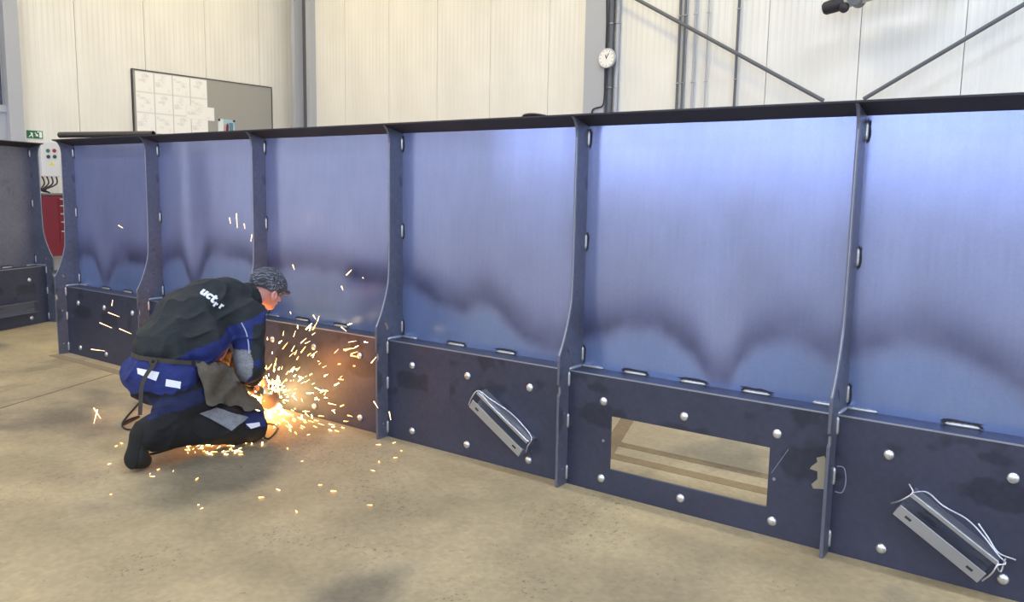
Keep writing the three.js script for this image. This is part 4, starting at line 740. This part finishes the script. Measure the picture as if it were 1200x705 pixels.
{ // gate frame at the edge of the end wall
  const pz = onX(17, 90, HX0).z, d = struct('door_1', [boxm(HX0, HX0 + 0.16, 0, 5.2, pz - 0.03, pz + 0.17), boxm(HX0, HX0 + 0.16, 4.9, 5.2, pz + 0.17, pz + 3.4), boxm(HX0, HX0 + 0.16, 0, 4.9, pz + 3.4, pz + 3.6)], M.greyPaint, 'grey steel frame of a large hall gate');
  const leaf = mesh('gate_panel', boxm(HX0 + 0.01, HX0 + 0.06, 0, 2.5, pz + 0.17, pz + 3.4), M.greyPaint, d);
  mesh('gate_rail', boxm(HX0 + 0.01, HX0 + 0.09, 2.5, 2.6, pz + 0.17, pz + 3.4), M.greyPaint, d);
  for (let k = 0; k < 3; k++) { mesh('pane', boxm(HX0 + 0.02, HX0 + 0.035, 2.6, 4.9, pz + 0.2 + k * 1.07, pz + 1.2 + k * 1.07), std({ color: 0x4a5568, roughness: 0.15, metalness: 0.2 }), d); mesh('mullion', boxm(HX0 + 0.01, HX0 + 0.08, 2.6, 4.9, pz + 1.2 + k * 1.07, pz + 1.27 + k * 1.07), M.greyPaint, d); }
  mesh('perforated_rail', boxm(HX0, HX0 + 0.03, 0, 5.2, pz - 0.055, pz - 0.03), M.frameDark, d);
}
{ // steel column in the corner, column with conduits on the long wall
  const a = onZ(342, 60, HZ0).x, m = onZ(356, 60, HZ0).x, b = onZ(370, 60, HZ0).x;
  const c = struct('column_corner', [boxm(a - 0.05, m, 0, HH, HZ0, HZ0 + 0.02), boxm(m, m + 0.09, 0, HH, HZ0, HZ0 + 0.30)], M.greyPaint, 'grey steel corner column');
  mesh('column_web', boxm(m + 0.09, b - 0.03, 0, HH, HZ0, HZ0 + 0.1), M.darkGrey, c); mesh('column_flange', boxm(b - 0.09, b, 0, HH, HZ0, HZ0 + 0.16), M.greyPaint, c);
  const sb = onZ(339, 150, HZ0 + 0.3); const jb = mesh('socket_box', rbox(0.09, 0.12, 0.06, 0.01), std({ color: 0xb9b08a, roughness: 0.6 })); jb.position.set(a + 0.04, sb.y, HZ0 + 0.05); tag(jb, 'small beige socket box at the foot of the corner column', 'socket');
  const x0 = onZ(690, 60, HZ0).x, x1 = onZ(714, 60, HZ0).x, x2 = onZ(719, 60, HZ0).x, x3 = onZ(724, 60, HZ0).x;
  struct('column_wall', [boxm(x0, x1, 0, HH, HZ0, HZ0 + 0.12)], M.greyPaint, 'grey steel wall column carrying the clock');
  const pipe = (x, r, z, label, mat = M.darkGrey) => { const o = thing('conduit_pipe', label, 'pipe', [x, 0, z]); mesh('pipe', rod(V(0, 0, 0), V(0, HH, 0), r, 12), mat, o); for (const y of [2.2, 3.0, 3.9]) mesh('pipe_clip', new THREE.TorusGeometry(r + 0.004, 0.008, 6, 14).rotateX(Math.PI / 2).translate(0, y, 0), M.zinc, o); return o; };
  pipe((x1 + x2) / 2 + 0.03, 0.04, HZ0 + 0.07, 'thick grey conduit beside the clock column');
  pipe(x3 + 0.02, 0.028, HZ0 + 0.055, 'thin grey conduit next to the thick one by the clock column', M.greyPaint);
  const lab = ['dark thin pipe of the close pair, the one nearer the clock column', 'dark thin pipe of the close pair, the one away from the clock column', 'pale thin pipe after the dark pair on the wall', 'slim pale pipe standing alone between the pairs of pipes', 'dark single pipe farthest from the clock column'];
  [797, 803, 815, 830, 865].forEach((px, i) => pipe(onZ(px, 60, HZ0).x, i === 3 ? 0.012 : 0.018, HZ0 + 0.045, lab[i], i === 2 || i === 3 ? M.greyPaint : M.darkGrey));
  // clock
  const c0 = onZ(710.5, 68, HZ0 + 0.17), R = 0.138, k = thing('wall_clock', 'round white wall clock on the grey column', 'clock', [c0.x, c0.y, HZ0 + 0.13]);
  mesh('case', new THREE.LatheGeometry([[0, 0], [R, 0], [R + 0.006, 0.02], [R, 0.04], [R - 0.012, 0.042], [R - 0.014, 0.034], [0, 0.034]].map((q) => new THREE.Vector2(...q)), 40).rotateX(Math.PI / 2), std({ color: 0xb8b8ba, roughness: 0.4 }), k);
  mesh('dial', new THREE.CylinderGeometry(R - 0.014, R - 0.014, 0.003, 40).rotateX(Math.PI / 2).translate(0, 0, 0.036), std({ color: 0xe9e9e6, roughness: 0.6 }), k);
  for (let i = 0; i < 12; i++) mesh('hour_mark', box(0.006, 0.018, 0.002).translate(0, R - 0.032, 0.038).rotateZ(i * Math.PI / 6), M.scorch, k);
  for (const [ang, len, w] of [[-0.55, 0.085, 0.008], [0.35, 0.06, 0.011]]) mesh('hand', box(w, len, 0.003).translate(0, len / 2 - 0.01, 0.041).rotateZ(ang), M.scorch, k);
  // black cable looping below the clock
  const cb = mesh('clock_cable', tube([[711, 0], [711, 30], [710, 58]].concat([[709, 80], [708.5, 100], [708, 115], [706, 124], [700, 126], [695, 128], [693, 134], [692, 150]]).map(([x, y]) => onZ(x, y, HZ0 + 0.135)), 0.011, 60, 7), M.scorch); tag(cb, 'black cable running down past the wall clock and looping aside', 'cable');
  // tie rods
  const tie = (p0, p1, label) => { const a2 = onZ(...p0, HZ0 + 0.2), b2 = onZ(...p1, HZ0 + 0.2), d = b2.clone().sub(a2), o = thing('tie_rod', label, 'tie rod'); mesh('rod', rod(a2.clone().addScaledVector(d, p0[1] > p1[1] ? 0 : -0.9), b2.clone().addScaledVector(d, p0[1] > p1[1] ? 0.9 : 0), 0.025, 12), M.darkGrey, o); };
  tie([748, 0], [965, 118], 'diagonal grey tie rod falling away from the clock column');
  tie([1012, 116], [1200, 5], 'diagonal grey tie rod rising away from the clock column');
  // swivel extraction arm high on the wall
  const e = thing('extraction_arm', 'dark hose end of an extraction arm high on the pale wall', 'extraction arm'), z = HZ0 + 0.35;
  const h0 = onZ(964, 11, z), h1 = onZ(990, 3, z), h2 = onZ(1045, -14, z), h3 = onZ(1100, -30, z);
  const prof = (a2, b2, list) => { const d = b2.clone().sub(a2), L = d.length(); return new THREE.LatheGeometry(list.map(([r, t]) => new THREE.Vector2(r, t * L)), 20).applyQuaternion(new THREE.Quaternion().setFromUnitVectors(V(0, 1, 0), d.normalize())).translate(a2.x, a2.y, a2.z); };
  mesh('hose_nozzle', prof(h0, h1, [[0, 0], [0.055, 0.02], [0.075, 0.12], [0.08, 0.5], [0.078, 1], [0, 1]]), M.scorch, e);
  mesh('arm_tube', prof(h1, h2, [[0, 0], [0.07, 0.01], [0.07, 1], [0, 1]]), std({ color: 0xb7b2aa, roughness: 0.5 }), e);
  mesh('joint_knob', new THREE.SphereGeometry(0.06, 16, 12).translate(...onZ(989, 9, z + 0.06).toArray()), M.scorch, e);
  mesh('joint', new THREE.CylinderGeometry(0.085, 0.085, 0.2, 20).rotateX(Math.PI / 2).translate(...onZ(1004, -1, z).toArray()), M.darkGrey, e);
  mesh('hose', tube([h2, h3, V(h3.x + 0.3, h3.y + 0.6, HZ0 + 0.2), V(h3.x + 0.3, h3.y + 1.4, HZ0 + 0.1)], 0.075, 30, 12), M.scorch, e);
  mesh('wall_mount', boxm(h3.x + 0.2, h3.x + 0.4, h3.y + 1.1, h3.y + 1.5, HZ0, HZ0 + 0.12), M.darkGrey, e);
}
scene.traverse((o) => { if (o.isMesh) { o.castShadow = true; o.receiveShadow = true; } });
renderer.render(scene, camera);
